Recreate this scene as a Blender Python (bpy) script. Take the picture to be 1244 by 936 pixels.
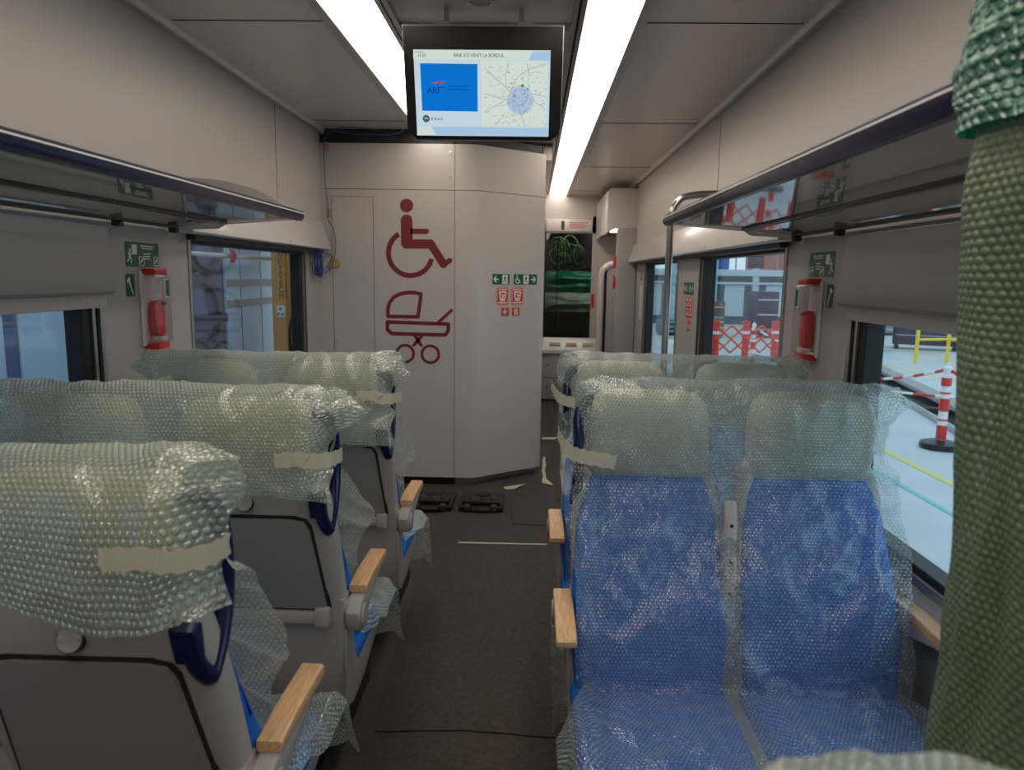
import bpy, bmesh, math, random
from mathutils import Vector, Matrix, noise
PI = math.pi
for o in list(bpy.data.objects): bpy.data.objects.remove(o, do_unlink=True)
SC = bpy.context.scene
COL = SC.collection

# ------------------------------------------------------------------ camera
F = 880.0
def make_camera():
    rho = math.radians(1.1)
    y = Vector((26/F, 132/F, 1)).normalized()
    z = Vector((math.sin(rho), math.cos(rho), 0)); z = (z - y*z.dot(y)).normalized()
    x = y.cross(z)
    if x.x < 0: x = -x
    # rows: world axes expressed in (right, up, forward)
    right = Vector((x.x, y.x, z.x)); up = Vector((x.y, y.y, z.y)); fwd = Vector((x.z, y.z, z.z))
    cd = bpy.data.cameras.new('camera'); c = bpy.data.objects.new('camera', cd); COL.objects.link(c)
    b = -fwd
    c.matrix_world = Matrix(((right.x, up.x, b.x, 0.22), (right.y, up.y, b.y, 0.0), (right.z, up.z, b.z, 1.58), (0, 0, 0, 1)))
    cd.sensor_width = 36; cd.lens = F/1244*36; cd.clip_start = 0.02; cd.clip_end = 300
    cd.dof.use_dof = True; cd.dof.focus_distance = 3.0; cd.dof.aperture_fstop = 4.8
    SC.camera = c
make_camera()

# ------------------------------------------------------------------ world and exposure
w = bpy.data.worlds.new('world'); SC.world = w; w.use_nodes = True
nt = w.node_tree; nt.nodes.clear()
bg = nt.nodes.new('ShaderNodeBackground'); wo = nt.nodes.new('ShaderNodeOutputWorld')
bg.inputs[0].default_value = (0.70, 0.86, 1.0, 1); bg.inputs[1].default_value = 1.45
nt.links.new(bg.outputs[0], wo.inputs[0])
SC.view_settings.view_transform = 'Standard'; SC.view_settings.look = 'None'
SC.view_settings.gamma = 1; SC.view_settings.use_curve_mapping = False
SC.view_settings.exposure = 0.0
STRIP_POWER = 6.1

# ------------------------------------------------------------------ materials
def srgb(r, g, b):
    f = lambda c: (c/255/12.92) if c/255 <= .04045 else ((c/255+.055)/1.055)**2.4
    return (f(r), f(g), f(b), 1)
def nn(nt, t, **k):
    n = nt.nodes.new(t)
    for a, b in k.items(): setattr(n, a, b)
    return n
def mat(name, rgb, rough=.5, metal=0, bump=0, bscale=200, var=0, vscale=4, spec=.5, emit=0, coat=0):
    m = bpy.data.materials.new(name); m.use_nodes = True; nt = m.node_tree
    p = nt.nodes['Principled BSDF']
    p.inputs['Base Color'].default_value = srgb(*rgb); p.inputs['Roughness'].default_value = rough
    p.inputs['Metallic'].default_value = metal; p.inputs['Specular IOR Level'].default_value = spec
    p.inputs['Coat Weight'].default_value = coat
    tc = nn(nt, 'ShaderNodeTexCoord')
    if bump:
        n = nn(nt, 'ShaderNodeTexNoise'); n.inputs['Scale'].default_value = bscale; n.inputs['Detail'].default_value = 3
        nt.links.new(tc.outputs['Object'], n.inputs['Vector'])
        b = nn(nt, 'ShaderNodeBump'); b.inputs['Strength'].default_value = bump; b.inputs['Distance'].default_value = .004
        nt.links.new(n.outputs[0], b.inputs['Height']); nt.links.new(b.outputs[0], p.inputs['Normal'])
    if var:
        n = nn(nt, 'ShaderNodeTexNoise'); n.inputs['Scale'].default_value = vscale; n.inputs['Detail'].default_value = 6
        nt.links.new(tc.outputs['Object'], n.inputs['Vector'])
        r = nn(nt, 'ShaderNodeMapRange'); r.inputs['From Min'].default_value = .3; r.inputs['From Max'].default_value = .7
        r.inputs['To Min'].default_value = 1-var; r.inputs['To Max'].default_value = 1+var
        nt.links.new(n.outputs[0], r.inputs[0])
        mx = nn(nt, 'ShaderNodeVectorMath', operation='SCALE'); mx.inputs[0].default_value = srgb(*rgb)[:3]
        nt.links.new(r.outputs[0], mx.inputs['Scale']); nt.links.new(mx.outputs[0], p.inputs['Base Color'])
    if emit:
        p.inputs['Emission Color'].default_value = srgb(*rgb); p.inputs['Emission Strength'].default_value = emit
    return m
M = {}
M['wall'] = mat('wall_laminate', (196, 188, 184), .38, bump=.03, bscale=60)
M['wallgrey'] = mat('window_pillar_laminate', (176, 172, 171), .42, bump=.03, bscale=60)
M['white'] = mat('white_gelcoat', (218, 212, 210), .22, coat=.2)
M['ceil'] = mat('ceiling_panel', (218, 210, 205), .24, spec=.6)
M['ceilmid'] = mat('ceiling_centre_panel', (200, 195, 192), .4)
M['alu'] = mat('brushed_aluminium', (180, 178, 176), .3, metal=.9, bump=.05, bscale=300)
M['rubber'] = mat('black_rubber', (14, 14, 16), .5)
M['darkgrey'] = mat('dark_grey_plastic', (52, 50, 50), .5)
M['floor'] = mat('floor_dark', (66, 58, 53), .75, bump=.6, bscale=220, var=.25, vscale=3)
M['mat'] = mat('floor_covering_felt', (72, 63, 57), .9, bump=1, bscale=330, var=.25, vscale=60)
M['shell'] = mat('seat_shell_grey', (176, 171, 168), .42, bump=.05, bscale=500)
M['shelldk'] = mat('seat_table_grey', (150, 147, 145), .45, bump=.05, bscale=500)
M['groove'] = mat('dark_groove', (38, 36, 36), .6)
M['blue'] = mat('blue_seat_fabric', (0, 112, 214), .85, bump=.5, bscale=700, var=.08, vscale=40)
M['pad'] = mat('headrest_grey_leather', (206, 200, 182), .6, bump=.1, bscale=250)
M['navy'] = mat('navy_gloss', (12, 24, 70), .22)
M['maroon'] = mat('maroon_vinyl', (122, 34, 40), .4)
M['green'] = mat('sign_green', (14, 92, 62), .4)
M['red'] = mat('sign_red', (205, 62, 52), .4)
M['signwhite'] = mat('sign_white', (235, 236, 232), .4)
M['black'] = mat('black_plastic', (18, 17, 17), .35)
M['steel'] = mat('stainless_steel', (190, 185, 178), .22, metal=1)
M['cable'] = mat('blue_cable', (50, 78, 140), .4)
M['kraft'] = mat('kraft_tape', (186, 150, 104), .7)
M['orange'] = mat('orange_paint', (228, 150, 40), .5)
M['yellow'] = mat('yellow_paint', (240, 205, 50), .5)
M['redpl'] = mat('red_plastic', (222, 50, 48), .4)
M['ored'] = mat('orange_red_barrier', (235, 84, 50), .4)
M['paper'] = mat('torn_paper', (200, 190, 170), .8)
def wood():
    m = bpy.data.materials.new('beech_wood'); m.use_nodes = True; nt = m.node_tree; p = nt.nodes['Principled BSDF']
    tc = nn(nt, 'ShaderNodeTexCoord'); mp = nn(nt, 'ShaderNodeMapping'); mp.inputs['Scale'].default_value = (60, 4, 60)
    n = nn(nt, 'ShaderNodeTexNoise'); n.inputs['Scale'].default_value = 3; n.inputs['Detail'].default_value = 5
    r = nn(nt, 'ShaderNodeValToRGB'); r.color_ramp.elements[0].color = srgb(205, 158, 112); r.color_ramp.elements[1].color = srgb(232, 192, 148)
    r.color_ramp.elements[0].position = .3; r.color_ramp.elements[1].position = .7
    nt.links.new(tc.outputs['Object'], mp.inputs[0]); nt.links.new(mp.outputs[0], n.inputs['Vector'])
    nt.links.new(n.outputs[0], r.inputs[0]); nt.links.new(r.outputs[0], p.inputs['Base Color']); p.inputs['Roughness'].default_value = .4
    return m
M['wood'] = wood()
def glassy(name, tint, fac, rough=.02, gcol=(1, 1, 1, 1), fmul=.6):
    m = bpy.data.materials.new(name); m.use_nodes = True; nt = m.node_tree; nt.nodes.clear()
    t = nn(nt, 'ShaderNodeBsdfTransparent'); t.inputs[0].default_value = tint
    g = nn(nt, 'ShaderNodeBsdfGlossy'); g.inputs['Roughness'].default_value = rough; g.inputs[0].default_value = gcol
    lw = nn(nt, 'ShaderNodeLayerWeight'); lw.inputs[0].default_value = .5
    f = nn(nt, 'ShaderNodeMath', operation='POWER'); f.inputs[1].default_value = 3.5; nt.links.new(lw.outputs['Facing'], f.inputs[0])
    a = nn(nt, 'ShaderNodeMath', operation='MULTIPLY_ADD', use_clamp=True); a.inputs[1].default_value = fmul; a.inputs[2].default_value = fac
    mx = nn(nt, 'ShaderNodeMixShader'); o = nn(nt, 'ShaderNodeOutputMaterial')
    L = nt.links.new
    L(f.outputs[0], a.inputs[0]); L(a.outputs[0], mx.inputs[0]); L(t.outputs[0], mx.inputs[1]); L(g.outputs[0], mx.inputs[2]); L(mx.outputs[0], o.inputs[0])
    return m
M['glass'] = glassy('window_glass', (.86, .93, .95, 1), .02)
M['rackglass'] = glassy('smoked_rack_glass', (.50, .52, .53, 1), .10, .03)
M['darkglass'] = glassy('dark_glass', (.45, .5, .5, 1), .03)
M['clear'] = glassy('clear_plastic', (.86, .80, .80, 1), .06, .12)

def wrap_mat(name, tint, body, base, pitch=.0105, gl=.42, rough=.16, bump=1.0, milk_glint=.24):
    """bubble wrap film: hexagonally packed bubbles as bump, part clear, part milky, glossy"""
    m = bpy.data.materials.new(name); m.use_nodes = True; nt = m.node_tree; nt.nodes.clear(); L = nt.links.new
    uv = nn(nt, 'ShaderNodeUVMap'); uv.uv_map = 'UVMap'
    def lat(off):
        a = nn(nt, 'ShaderNodeVectorMath', operation='ADD'); a.inputs[1].default_value = (off[0]*pitch, off[1]*pitch, 0)
        wv = nn(nt, 'ShaderNodeVectorMath', operation='WRAP')
        wv.inputs[1].default_value = (pitch/2, pitch*math.sqrt(3)/2, 1); wv.inputs[2].default_value = (-pitch/2, -pitch*math.sqrt(3)/2, -1)
        ln = nn(nt, 'ShaderNodeVectorMath', operation='LENGTH')
        L(uv.outputs[0], a.inputs[0]); L(a.outputs[0], wv.inputs[0]); L(wv.outputs[0], ln.inputs[0])
        return ln
    a, b = lat((0, 0)), lat((.5, math.sqrt(3)/2))
    mn = nn(nt, 'ShaderNodeMath', operation='MINIMUM'); L(a.outputs['Value'], mn.inputs[0]); L(b.outputs['Value'], mn.inputs[1])
    dome = nn(nt, 'ShaderNodeMapRange', interpolation_type='SMOOTHSTEP')
    dome.inputs['From Min'].default_value = pitch*.47; dome.inputs['From Max'].default_value = pitch*.18
    L(mn.outputs[0], dome.inputs[0])
    tc = nn(nt, 'ShaderNodeTexCoord')
    n = nn(nt, 'ShaderNodeTexNoise'); n.inputs['Scale'].default_value = 55; n.inputs['Detail'].default_value = 4
    L(tc.outputs['Object'], n.inputs['Vector'])
    ad = nn(nt, 'ShaderNodeMath', operation='MULTIPLY_ADD'); ad.inputs[1].default_value = .7
    L(n.outputs[0], ad.inputs[0]); L(dome.outputs[0], ad.inputs[2])
    bp = nn(nt, 'ShaderNodeBump'); bp.inputs['Strength'].default_value = bump; bp.inputs['Distance'].default_value = .0045
    L(ad.outputs[0], bp.inputs['Height'])
    tr = nn(nt, 'ShaderNodeBsdfTransparent'); tr.inputs[0].default_value = tint
    df = nn(nt, 'ShaderNodeBsdfDiffuse'); df.inputs[0].default_value = body
    tl = nn(nt, 'ShaderNodeBsdfTranslucent'); tl.inputs[0].default_value = body
    gs = nn(nt, 'ShaderNodeBsdfGlossy'); gs.inputs['Roughness'].default_value = rough
    m1 = nn(nt, 'ShaderNodeMixShader'); m1.inputs[0].default_value = .45
    m2 = nn(nt, 'ShaderNodeMixShader'); m2.inputs[0].default_value = gl
    L(bp.outputs[0], df.inputs['Normal']); L(bp.outputs[0], tl.inputs['Normal']); L(bp.outputs[0], gs.inputs['Normal'])
    L(df.outputs[0], m1.inputs[1]); L(tl.outputs[0], m1.inputs[2]); L(m1.outputs[0], m2.inputs[1]); L(gs.outputs[0], m2.inputs[2])
    lw = nn(nt, 'ShaderNodeLayerWeight'); lw.inputs[0].default_value = .35
    # domes milkier than the flat film; also paints in each bubble's highlight
    rim = nn(nt, 'ShaderNodeMapRange'); rim.inputs['From Min'].default_value = 0; rim.inputs['From Max'].default_value = 1
    rim.inputs['To Min'].default_value = 0; rim.inputs['To Max'].default_value = milk_glint
    L(dome.outputs[0], rim.inputs[0])
    f1 = nn(nt, 'ShaderNodeMath', operation='MULTIPLY_ADD'); f1.inputs[1].default_value = .5; f1.inputs[2].default_value = base
    L(lw.outputs['Facing'], f1.inputs[0])
    f2 = nn(nt, 'ShaderNodeMath', operation='ADD', use_clamp=True); L(f1.outputs[0], f2.inputs[0]); L(rim.outputs[0], f2.inputs[1])
    mx = nn(nt, 'ShaderNodeMixShader'); o = nn(nt, 'ShaderNodeOutputMaterial')
    L(f2.outputs[0], mx.inputs[0]); L(tr.outputs[0], mx.inputs[1]); L(m2.outputs[0], mx.inputs[2]); L(mx.outputs[0], o.inputs[0])
    return m
M['wrap'] = wrap_mat('bubble_wrap_pale_green', (.90, .98, .93, 1), (.86, .96, .85, 1), .40, gl=.5, rough=.2)
M['wrapclear'] = wrap_mat('bubble_wrap_clear', (.90, .98, .97, 1), (.78, .93, .92, 1), .21, gl=.62, rough=.18, bump=1.4, milk_glint=.34)
M['wrapgreen'] = wrap_mat('bubble_wrap_deep_green', (.55, .75, .55, 1), (.26, .34, .20, 1), .62, pitch=.012, gl=.15, rough=.4, bump=.5)
M['emerald'] = wrap_mat('bubble_wrap_emerald', (.1, .6, .4, 1), (.02, .36, .22, 1), .75, pitch=.014, gl=.25, rough=.3)
def tapemat():
    m = bpy.data.materials.new('masking_tape'); m.use_nodes = True; nt = m.node_tree; nt.nodes.clear(); L = nt.links.new
    t = nn(nt, 'ShaderNodeBsdfTransparent'); d = nn(nt, 'ShaderNodeBsdfDiffuse'); d.inputs[0].default_value = srgb(232, 226, 208)
    tl = nn(nt, 'ShaderNodeBsdfTranslucent'); tl.inputs[0].default_value = srgb(232, 226, 208)
    a = nn(nt, 'ShaderNodeMixShader'); a.inputs[0].default_value = .35; b = nn(nt, 'ShaderNodeMixShader'); b.inputs[0].default_value = .88
    o = nn(nt, 'ShaderNodeOutputMaterial')
    L(d.outputs[0], a.inputs[1]); L(tl.outputs[0], a.inputs[2]); L(t.outputs[0], b.inputs[1]); L(a.outputs[0], b.inputs[2]); L(b.outputs[0], o.inputs[0])
    return m
M['tape'] = tapemat()
def emis(name, rgb, s):
    m = bpy.data.materials.new(name); m.use_nodes = True; nt = m.node_tree; nt.nodes.clear()
    e = nn(nt, 'ShaderNodeEmission'); e.inputs[0].default_value = srgb(*rgb); e.inputs[1].default_value = s
    o = nn(nt, 'ShaderNodeOutputMaterial'); nt.links.new(e.outputs[0], o.inputs[0]); return m

# ------------------------------------------------------------------ mesh helpers
def box(bm, x0, x1, y0, y1, z0, z1, bev=0, seg=2):
    r = bmesh.ops.create_cube(bm, size=1, matrix=Matrix.Translation(((x0+x1)/2, (y0+y1)/2, (z0+z1)/2)) @ Matrix.Diagonal((abs(x1-x0), abs(y1-y0), abs(z1-z0), 1)))
    if bev:
        es = list({e for v in r['verts'] for e in v.link_edges})
        bmesh.ops.bevel(bm, geom=es, offset=bev, segments=seg, profile=.5, affect='EDGES')
    return bm
def prism(bm, pts, axis, a0, a1, bev=0, seg=2):
    """polygon pts (2D) extruded along axis ('x': pts=(y,z); 'y': (x,z); 'z': (x,y))"""
    def P(p, a): return {'x': (a, p[0], p[1]), 'y': (p[0], a, p[1]), 'z': (p[0], p[1], a)}[axis]
    A = [bm.verts.new(P(p, a0)) for p in pts]; B = [bm.verts.new(P(p, a1)) for p in pts]
    n = len(pts); fs = [bm.faces.new(A), bm.faces.new(B[::-1])]
    for i in range(n): fs.append(bm.faces.new((A[i], B[i], B[(i+1) % n], A[(i+1) % n])))
    if bev:
        es = list({e for f in fs[:2] for e in f.edges})
        bmesh.ops.bevel(bm, geom=es, offset=bev, segments=seg, profile=.5, affect='EDGES')
    return bm
def tube(bm, pts, r, seg=10, caps=True, flat=1.0):
    pts = [Vector(p) for p in pts]; rings = []; n = len(pts); up = None
    for i, p in enumerate(pts):
        t = (pts[min(i+1, n-1)] - pts[max(i-1, 0)]).normalized()
        if up is None:
            up = Vector((0, 0, 1)) if abs(t.z) < .9 else Vector((1, 0, 0))
        up = (up - t*up.dot(t)).normalized(); s = t.cross(up)
        rr = r[i] if isinstance(r, (list, tuple)) else r
        rings.append([bm.verts.new(p + up*math.cos(2*PI*k/seg)*rr + s*math.sin(2*PI*k/seg)*rr*flat) for k in range(seg)])
    for i in range(n-1):
        for k in range(seg): bm.faces.new((rings[i][k], rings[i][(k+1) % seg], rings[i+1][(k+1) % seg], rings[i+1][k]))
    if caps: bm.faces.new(rings[0][::-1]); bm.faces.new(rings[-1])
    return bm
def smooth_path(pts, k=6):
    pts = [Vector(p) for p in pts]; out = []
    for i in range(len(pts)-1):
        p0 = pts[max(i-1, 0)]; p1 = pts[i]; p2 = pts[i+1]; p3 = pts[min(i+2, len(pts)-1)]
        for j in range(k):
            t = j/k
            out.append(.5*((2*p1) + (p2-p0)*t + (2*p0-5*p1+4*p2-p3)*t*t + (3*p1-p0-3*p2+p3)*t**3))
    out.append(pts[-1]); return out
def lathe(bm, prof, cx=0, cy=0, seg=24):
    rings = [[bm.verts.new((cx+r*math.cos(2*PI*k/seg), cy+r*math.sin(2*PI*k/seg), z)) for k in range(seg)] for r, z in prof]
    for a, b in zip(rings, rings[1:]):
        for k in range(seg): bm.faces.new((a[k], a[(k+1) % seg], b[(k+1) % seg], b[k]))
    bm.faces.new(rings[0][::-1]); bm.faces.new(rings[-1]); return bm
def disc(bm, c, r, axis, d, seg=24):
    pts = [(c[0]+r*math.cos(2*PI*k/seg), c[1]+r*math.sin(2*PI*k/seg)) for k in range(seg)]
    return prism(bm, pts, axis, d[0], d[1])
def new(): return bmesh.new()
def link(name, data, parent=None):
    o = bpy.data.objects.new(name, data); COL.objects.link(o)
    if parent: o.parent = parent
    return o
def obj(name, bm, m, parent=None, smooth=False, loc=None, mw=None, label=None):
    bmesh.ops.recalc_face_normals(bm, faces=bm.faces[:])
    me = bpy.data.meshes.new(name); bm.to_mesh(me); bm.free()
    me.materials.append(M[m] if isinstance(m, str) else m)
    if smooth:
        for p in me.polygons: p.use_smooth = True
        if smooth != 'all':
            try: me.set_sharp_from_angle(angle=math.radians(40))
            except Exception: pass
    o = link(name, me, parent)
    if loc: o.location = loc
    if mw is not None: o.matrix_world = mw
    if label: o['label'] = label
    return o
def tag(o, label, cat, group=None, kind=None):
    o['label'] = label; o['category'] = cat
    if group: o['group'] = group
    if kind: o['kind'] = kind
    return o
def thing(name, label, cat, loc=(0, 0, 0), rz=0, group=None, mw=None):
    o = link(name, None); o.empty_display_size = .05
    o.location = loc; o.rotation_euler = (0, 0, rz)
    if mw is not None: o.matrix_world = mw
    return tag(o, label, cat, group)
def struct(name, bm, m, parent=None, smooth=False):
    o = obj(name, bm, m, parent, smooth)
    if not parent: o['kind'] = 'structure'
    return o
def copy_tree(o, parent=None):
    c = o.copy(); COL.objects.link(c)
    if parent: c.parent = parent
    for ch in list(o.children): copy_tree(ch, c)
    return c
def face_mat(origin, normal, up=(0, 0, 1)):
    """matrix for flat things seen face on: local x right, y up, z towards the viewer"""
    n = Vector(normal).normalized(); u = Vector(up); u = (u - n*u.dot(n)).normalized(); r = u.cross(n)
    return Matrix(((r.x, u.x, n.x, origin[0]), (r.y, u.y, n.y, origin[1]), (r.z, u.z, n.z, origin[2]), (0, 0, 0, 1)))
# flat 2D shapes in local XY, extruded d along z
def f_poly(bm, pts, z0=0, z1=.001): prism(bm, pts, 'z', z0, z1)
def f_rect(bm, x0, y0, x1, y1, z0=0, z1=.001): prism(bm, [(x0, y0), (x1, y0), (x1, y1), (x0, y1)], 'z', z0, z1)
def f_rrect(bm, x0, y0, x1, y1, r, z0=0, z1=.001):
    pts = []
    for cx, cy, a in ((x1-r, y1-r, 0), (x0+r, y1-r, 90), (x0+r, y0+r, 180), (x1-r, y0+r, 270)):
        for k in range(6): t = math.radians(a+k*18); pts.append((cx+r*math.cos(t), cy+r*math.sin(t)))
    prism(bm, pts, 'z', z0, z1)
def f_disc(bm, cx, cy, r, z0=0, z1=.001, seg=28): prism(bm, [(cx+r*math.cos(2*PI*k/seg), cy+r*math.sin(2*PI*k/seg)) for k in range(seg)], 'z', z0, z1)
def f_arc(bm, cx, cy, ro, ri, a0, a1, z0=0, z1=.001, seg=40):
    for k in range(seg):
        t0 = math.radians(a0+(a1-a0)*k/seg); t1 = math.radians(a0+(a1-a0)*(k+1)/seg)
        f_poly(bm, [(cx+ri*math.cos(t0), cy+ri*math.sin(t0)), (cx+ro*math.cos(t0), cy+ro*math.sin(t0)), (cx+ro*math.cos(t1), cy+ro*math.sin(t1)), (cx+ri*math.cos(t1), cy+ri*math.sin(t1))], z0, z1)
def f_stroke(bm, pts, wd, z0=0, z1=.001, closed=False, cap=True):
    if closed: pts = list(pts)+[pts[0]]
    for a, b in zip(pts, pts[1:]):
        d = Vector((b[0]-a[0], b[1]-a[1]))
        if d.length < 1e-9: continue
        n = Vector((-d.y, d.x)).normalized()*wd/2
        f_poly(bm, [(a[0]+n.x, a[1]+n.y), (a[0]-n.x, a[1]-n.y), (b[0]-n.x, b[1]-n.y), (b[0]+n.x, b[1]+n.y)], z0, z1)
    if cap:
        for i, p in enumerate(pts): f_disc(bm, p[0], p[1], wd/2, z0+1e-6*(i+1), z1+1e-6*(i+1), 14)
def text(name, s, size, m, parent, loc=(0, 0, 0), align='LEFT', sx=1.0, ext=.0004, rot=0, label=None, bold=0):
    cu = bpy.data.curves.new('t', 'FONT'); cu.body = s; cu.size = size; cu.align_x = align; cu.align_y = 'CENTER'; cu.extrude = ext; cu.offset = bold
    t = bpy.data.objects.new('t', cu); COL.objects.link(t)
    dg = bpy.context.evaluated_depsgraph_get(); dg.update()
    me = bpy.data.meshes.new_from_object(t.evaluated_get(dg)); bpy.data.objects.remove(t)
    me.materials.clear(); me.materials.append(M[m] if isinstance(m, str) else m)
    o = link(name, me, parent); o.location = loc; o.rotation_euler = (0, 0, rot); o.scale = (sx, 1, 1)
    return o

# ================================================================== SETTING
YB = -1.6
b = new(); box(b, -1.42, 1.42, YB, 9.8, -.08, 0)
struct('floor', b, 'floor')
b = new()
for s in (-1, 1): box(b, s*.62, s*1.34, YB, 9.8, 2.60, 2.66)
box(b, -1.42, 1.42, YB, 9.8, 2.70, 2.74)
c0 = struct('ceiling', b, 'ceil')
b = new(); box(b, -.36, .36, YB, 9.8, 2.63, 2.66); o = struct('centre_panel', b, 'ceilmid', c0)
b = new(); box(b, -.355, .355, 3.22, 3.25, 2.615, 2.632); box(b, -.355, .355, 3.28, 3.31, 2.622, 2.632); struct('cross_rail', b, 'alu', c0)
b = new()
for s in (-1, 1):
    box(b, s*.355, s*.375, YB, 9.8, 2.600, 2.66); box(b, s*.385, s*.405, YB, 9.8, 2.606, 2.66)
    pass
struct('light_rail', b, 'alu', c0)
b = new()
for s in (-1, 1): box(b, s*.612, s*.655, YB, 9.8, 2.590, 2.66, .003)
struct('light_lip', b, 'wall', c0)
b = new()
for s in (-1, 1):
    for y in (1.2, 3.12, 5.05, 7.0, 8.9): box(b, s*.634, s*1.30, y, y+.003, 2.597, 2.602)
struct('panel_seam', b, 'groove', c0)
b = new()
for s in (-1, 1):
    prism(b, [(s*1.325, 2.565), (s*1.300, 2.565), (s*1.285, 2.585), (s*1.285, 2.60), (s*1.325, 2.60)], 'y', YB, 8.6)
struct('trim_1', b, 'ceil')
b = new()
for s in (-1, 1): box(b, s*1.306, s*1.296, YB, 8.6, 2.556, 2.566)
struct('trim_2', b, 'alu')

def light_strip(s, y1, label):
    t = thing('ceiling_light_strip', label, 'ceiling light', (s*.51, 0, 2.62))
    b = new(); box(b, -.10, .10, YB, y1, -.010, .004)
    obj('diffuser', b, M['lamp'], t)
    b = new(); box(b, -.10, .10, YB, y1, .012, .05); obj('housing', b, 'ceil', t)
M['lamp'] = emis('lamp_diffuser', (255, 243, 226), STRIP_POWER)
light_strip(-1, 5.28, 'long glowing light strip left of the hanging screen')
light_strip(1, 9.75, 'long glowing light strip right of the hanging screen, running far down the aisle')

t = thing('ceiling_vent', 'small round perforated grille in the ceiling above the screen', 'vent', (-.005, 2.985, 2.63))
b = new(); f_arc(b, 0, 0, .052, .044, 0, 360, -.006, .0); obj('rim', b, 'alu', t)
b = new(); f_disc(b, 0, 0, .044, -.003, 0); obj('back_plate', b, 'groove', t)
b = new()
for i in range(-8, 9): 
    h = math.sqrt(max(0, .044**2-(i*.005)**2))
    if h > .002: box(b, i*.005-.0008, i*.005+.0008, -h, h, -.006, -.003); box(b, -h, h, i*.005-.0008, i*.005+.0008, -.006, -.003)
obj('grille', b, 'ceilmid', t)

# side walls -------------------------------------------------------
def side_wall(s, yend, wins, name):
    b = new()
    X0, X1 = s*1.34, s*1.44
    box(b, X0, X1, YB, yend, 0, .715)
    ys = [YB] + [v for wn in wins for v in wn[:2]] + [yend]
    for i in range(0, len(ys), 2): box(b, X0, X1, ys[i], ys[i+1], .715, 1.74)
    box(b, X0, X1, YB, yend, 1.74, 1.95)
    o = struct(name, b, 'wallgrey')
    b = new(); box(b, s*1.325, s*1.44, YB, yend, 1.90, 2.62); struct('upper_panel', b, 'wall', o)
    b = new()
    for y in ((1.93, 4.42) if s < 0 else (1.93, 4.55)): box(b, s*1.3235, s*1.33, y, y+.004, 1.95, 2.56)
    struct('panel_seam', b, 'groove', o)
    return o
side_wall(-1, 5.75, [(-1.0, 2.59), (3.27, 4.975)], 'wall_left')
side_wall(1, 9.8, [(-1.0, 2.59), (3.27, 4.975), (5.69, 7.40)], 'wall_right')
b = new(); box(b, -1.44, 1.44, YB-.06, YB, 0, 2.7); struct('wall_back', b, 'wall')

def window(n, s, y0, y1, z0, z1, gy=.11):
    b = new(); X = s*1.395
    # outer aluminium frame
    for (a, c, d, e) in ((y0, y1, z0, z0+.03), (y0, y1, z1-.015, z1), (y0, y0+.022, z0, z1), (y1-.022, y1, z0, z1)):
        box(b, s*1.332, s*1.346, a, c, d, e, .002)
    o = struct('window_%d' % n, b, 'alu')
    b = new()
    for (a, c, d, e) in ((y0, y1, z0, z0+.05), (y0, y1, z1-.04, z1), (y0, y0+.02+gy*.35, z0+.04, z1-.03), (y1-gy, y1, z0+.04, z1-.03)):
        box(b, s*1.347, s*1.412, a, c, d, e, .004)
    struct('gasket', b, 'rubber', o)
    b = new(); box(b, X, s*1.401, y0+.03, y1-.03, z0+.03, z1-.02); struct('pane', b, 'glass', o)
    b = new(); box(b, s*1.338, s*1.3465, y1-gy*.55, y1-gy*.40, z0+.05, z1-.04); struct('inner_strip', b, 'alu', o)
window(1, -1, -1.0, 2.59, .715, 1.49)
window(2, -1, 3.27, 4.975, .715, 1.745)
window(3, 1, -1.0, 2.59, .715, 1.49)
window(4, 1, 3.27, 4.975, .715, 1.745, .16)
window(5, 1, 5.69, 7.40, .715, 1.745, .16)
# inner sill ledge on both sides
for s, nm in ((-1, 'baseboard_left'), (1, 'baseboard_right')):
    b = new(); prism(b, [(s*1.34, .60), (s*1.31, .62), (s*1.31, .69), (s*1.34, .715)], 'y', YB, 5.3 if s < 0 else 8.1); box(b, s*1.315, s*1.34, YB, 5.3 if s < 0 else 8.1, 0, .10, .004)
    struct(nm, b, 'wallgrey')
# blind covers above window 1 and 3
for s in (-1, 1):
    nm = 'left' if s < 0 else 'right'
    t = thing('blind_cover', 'grey protruding blind box above the near window on the %s wall' % nm, 'blind box', (s*1.34, .8, 1.48))
    b = new()
    prism(b, [(0, .255), (-s*.028, .255), (-s*.05, .06), (-s*.05, .025), (-s*.035, .012), (0, .012)], 'y', -1.8, 1.815, .006)
    obj('cover', b, 'wallgrey', t, True)
    b = new(); box(b, -s*.03, s*.02, -1.78, 1.775, -.034, .014, .004); obj('roller_blind_bar', b, 'wall', t, True, label='lowered end bar of the roller blind')
# valances over the second windows
def valance(s, y0, y1, label):
    t = thing('window_valance', label, 'valance', (s*1.32, y0, 1.745))
    L = y1-y0
    b = new(); prism(b, [(0, .19), (-s*.02, .195), (-s*.075, .03), (-s*.078, .005), (-s*.065, 0), (0, 0)], 'y', 0, L, .004); obj('fascia', b, 'white', t, True)
    b = new(); box(b, -s*.02, s*.05, .14, L, -.024, -.001); obj('lintel_strip', b, 'darkgrey', t)
    b = new()
    for y in ((1.26,) if s < 0 else (1.32, 2.9, 4.0)): box(b, -s*.0785, -s*.0775, y, y+.003, .01, .03); 
    obj('joint', b, 'groove', t)
valance(-1, 3.13, 5.27, 'glossy white valance above the left second window, loose cables below its end')
valance(1, 3.13, 8.0, 'long glossy white valance running above the right windows')

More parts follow.
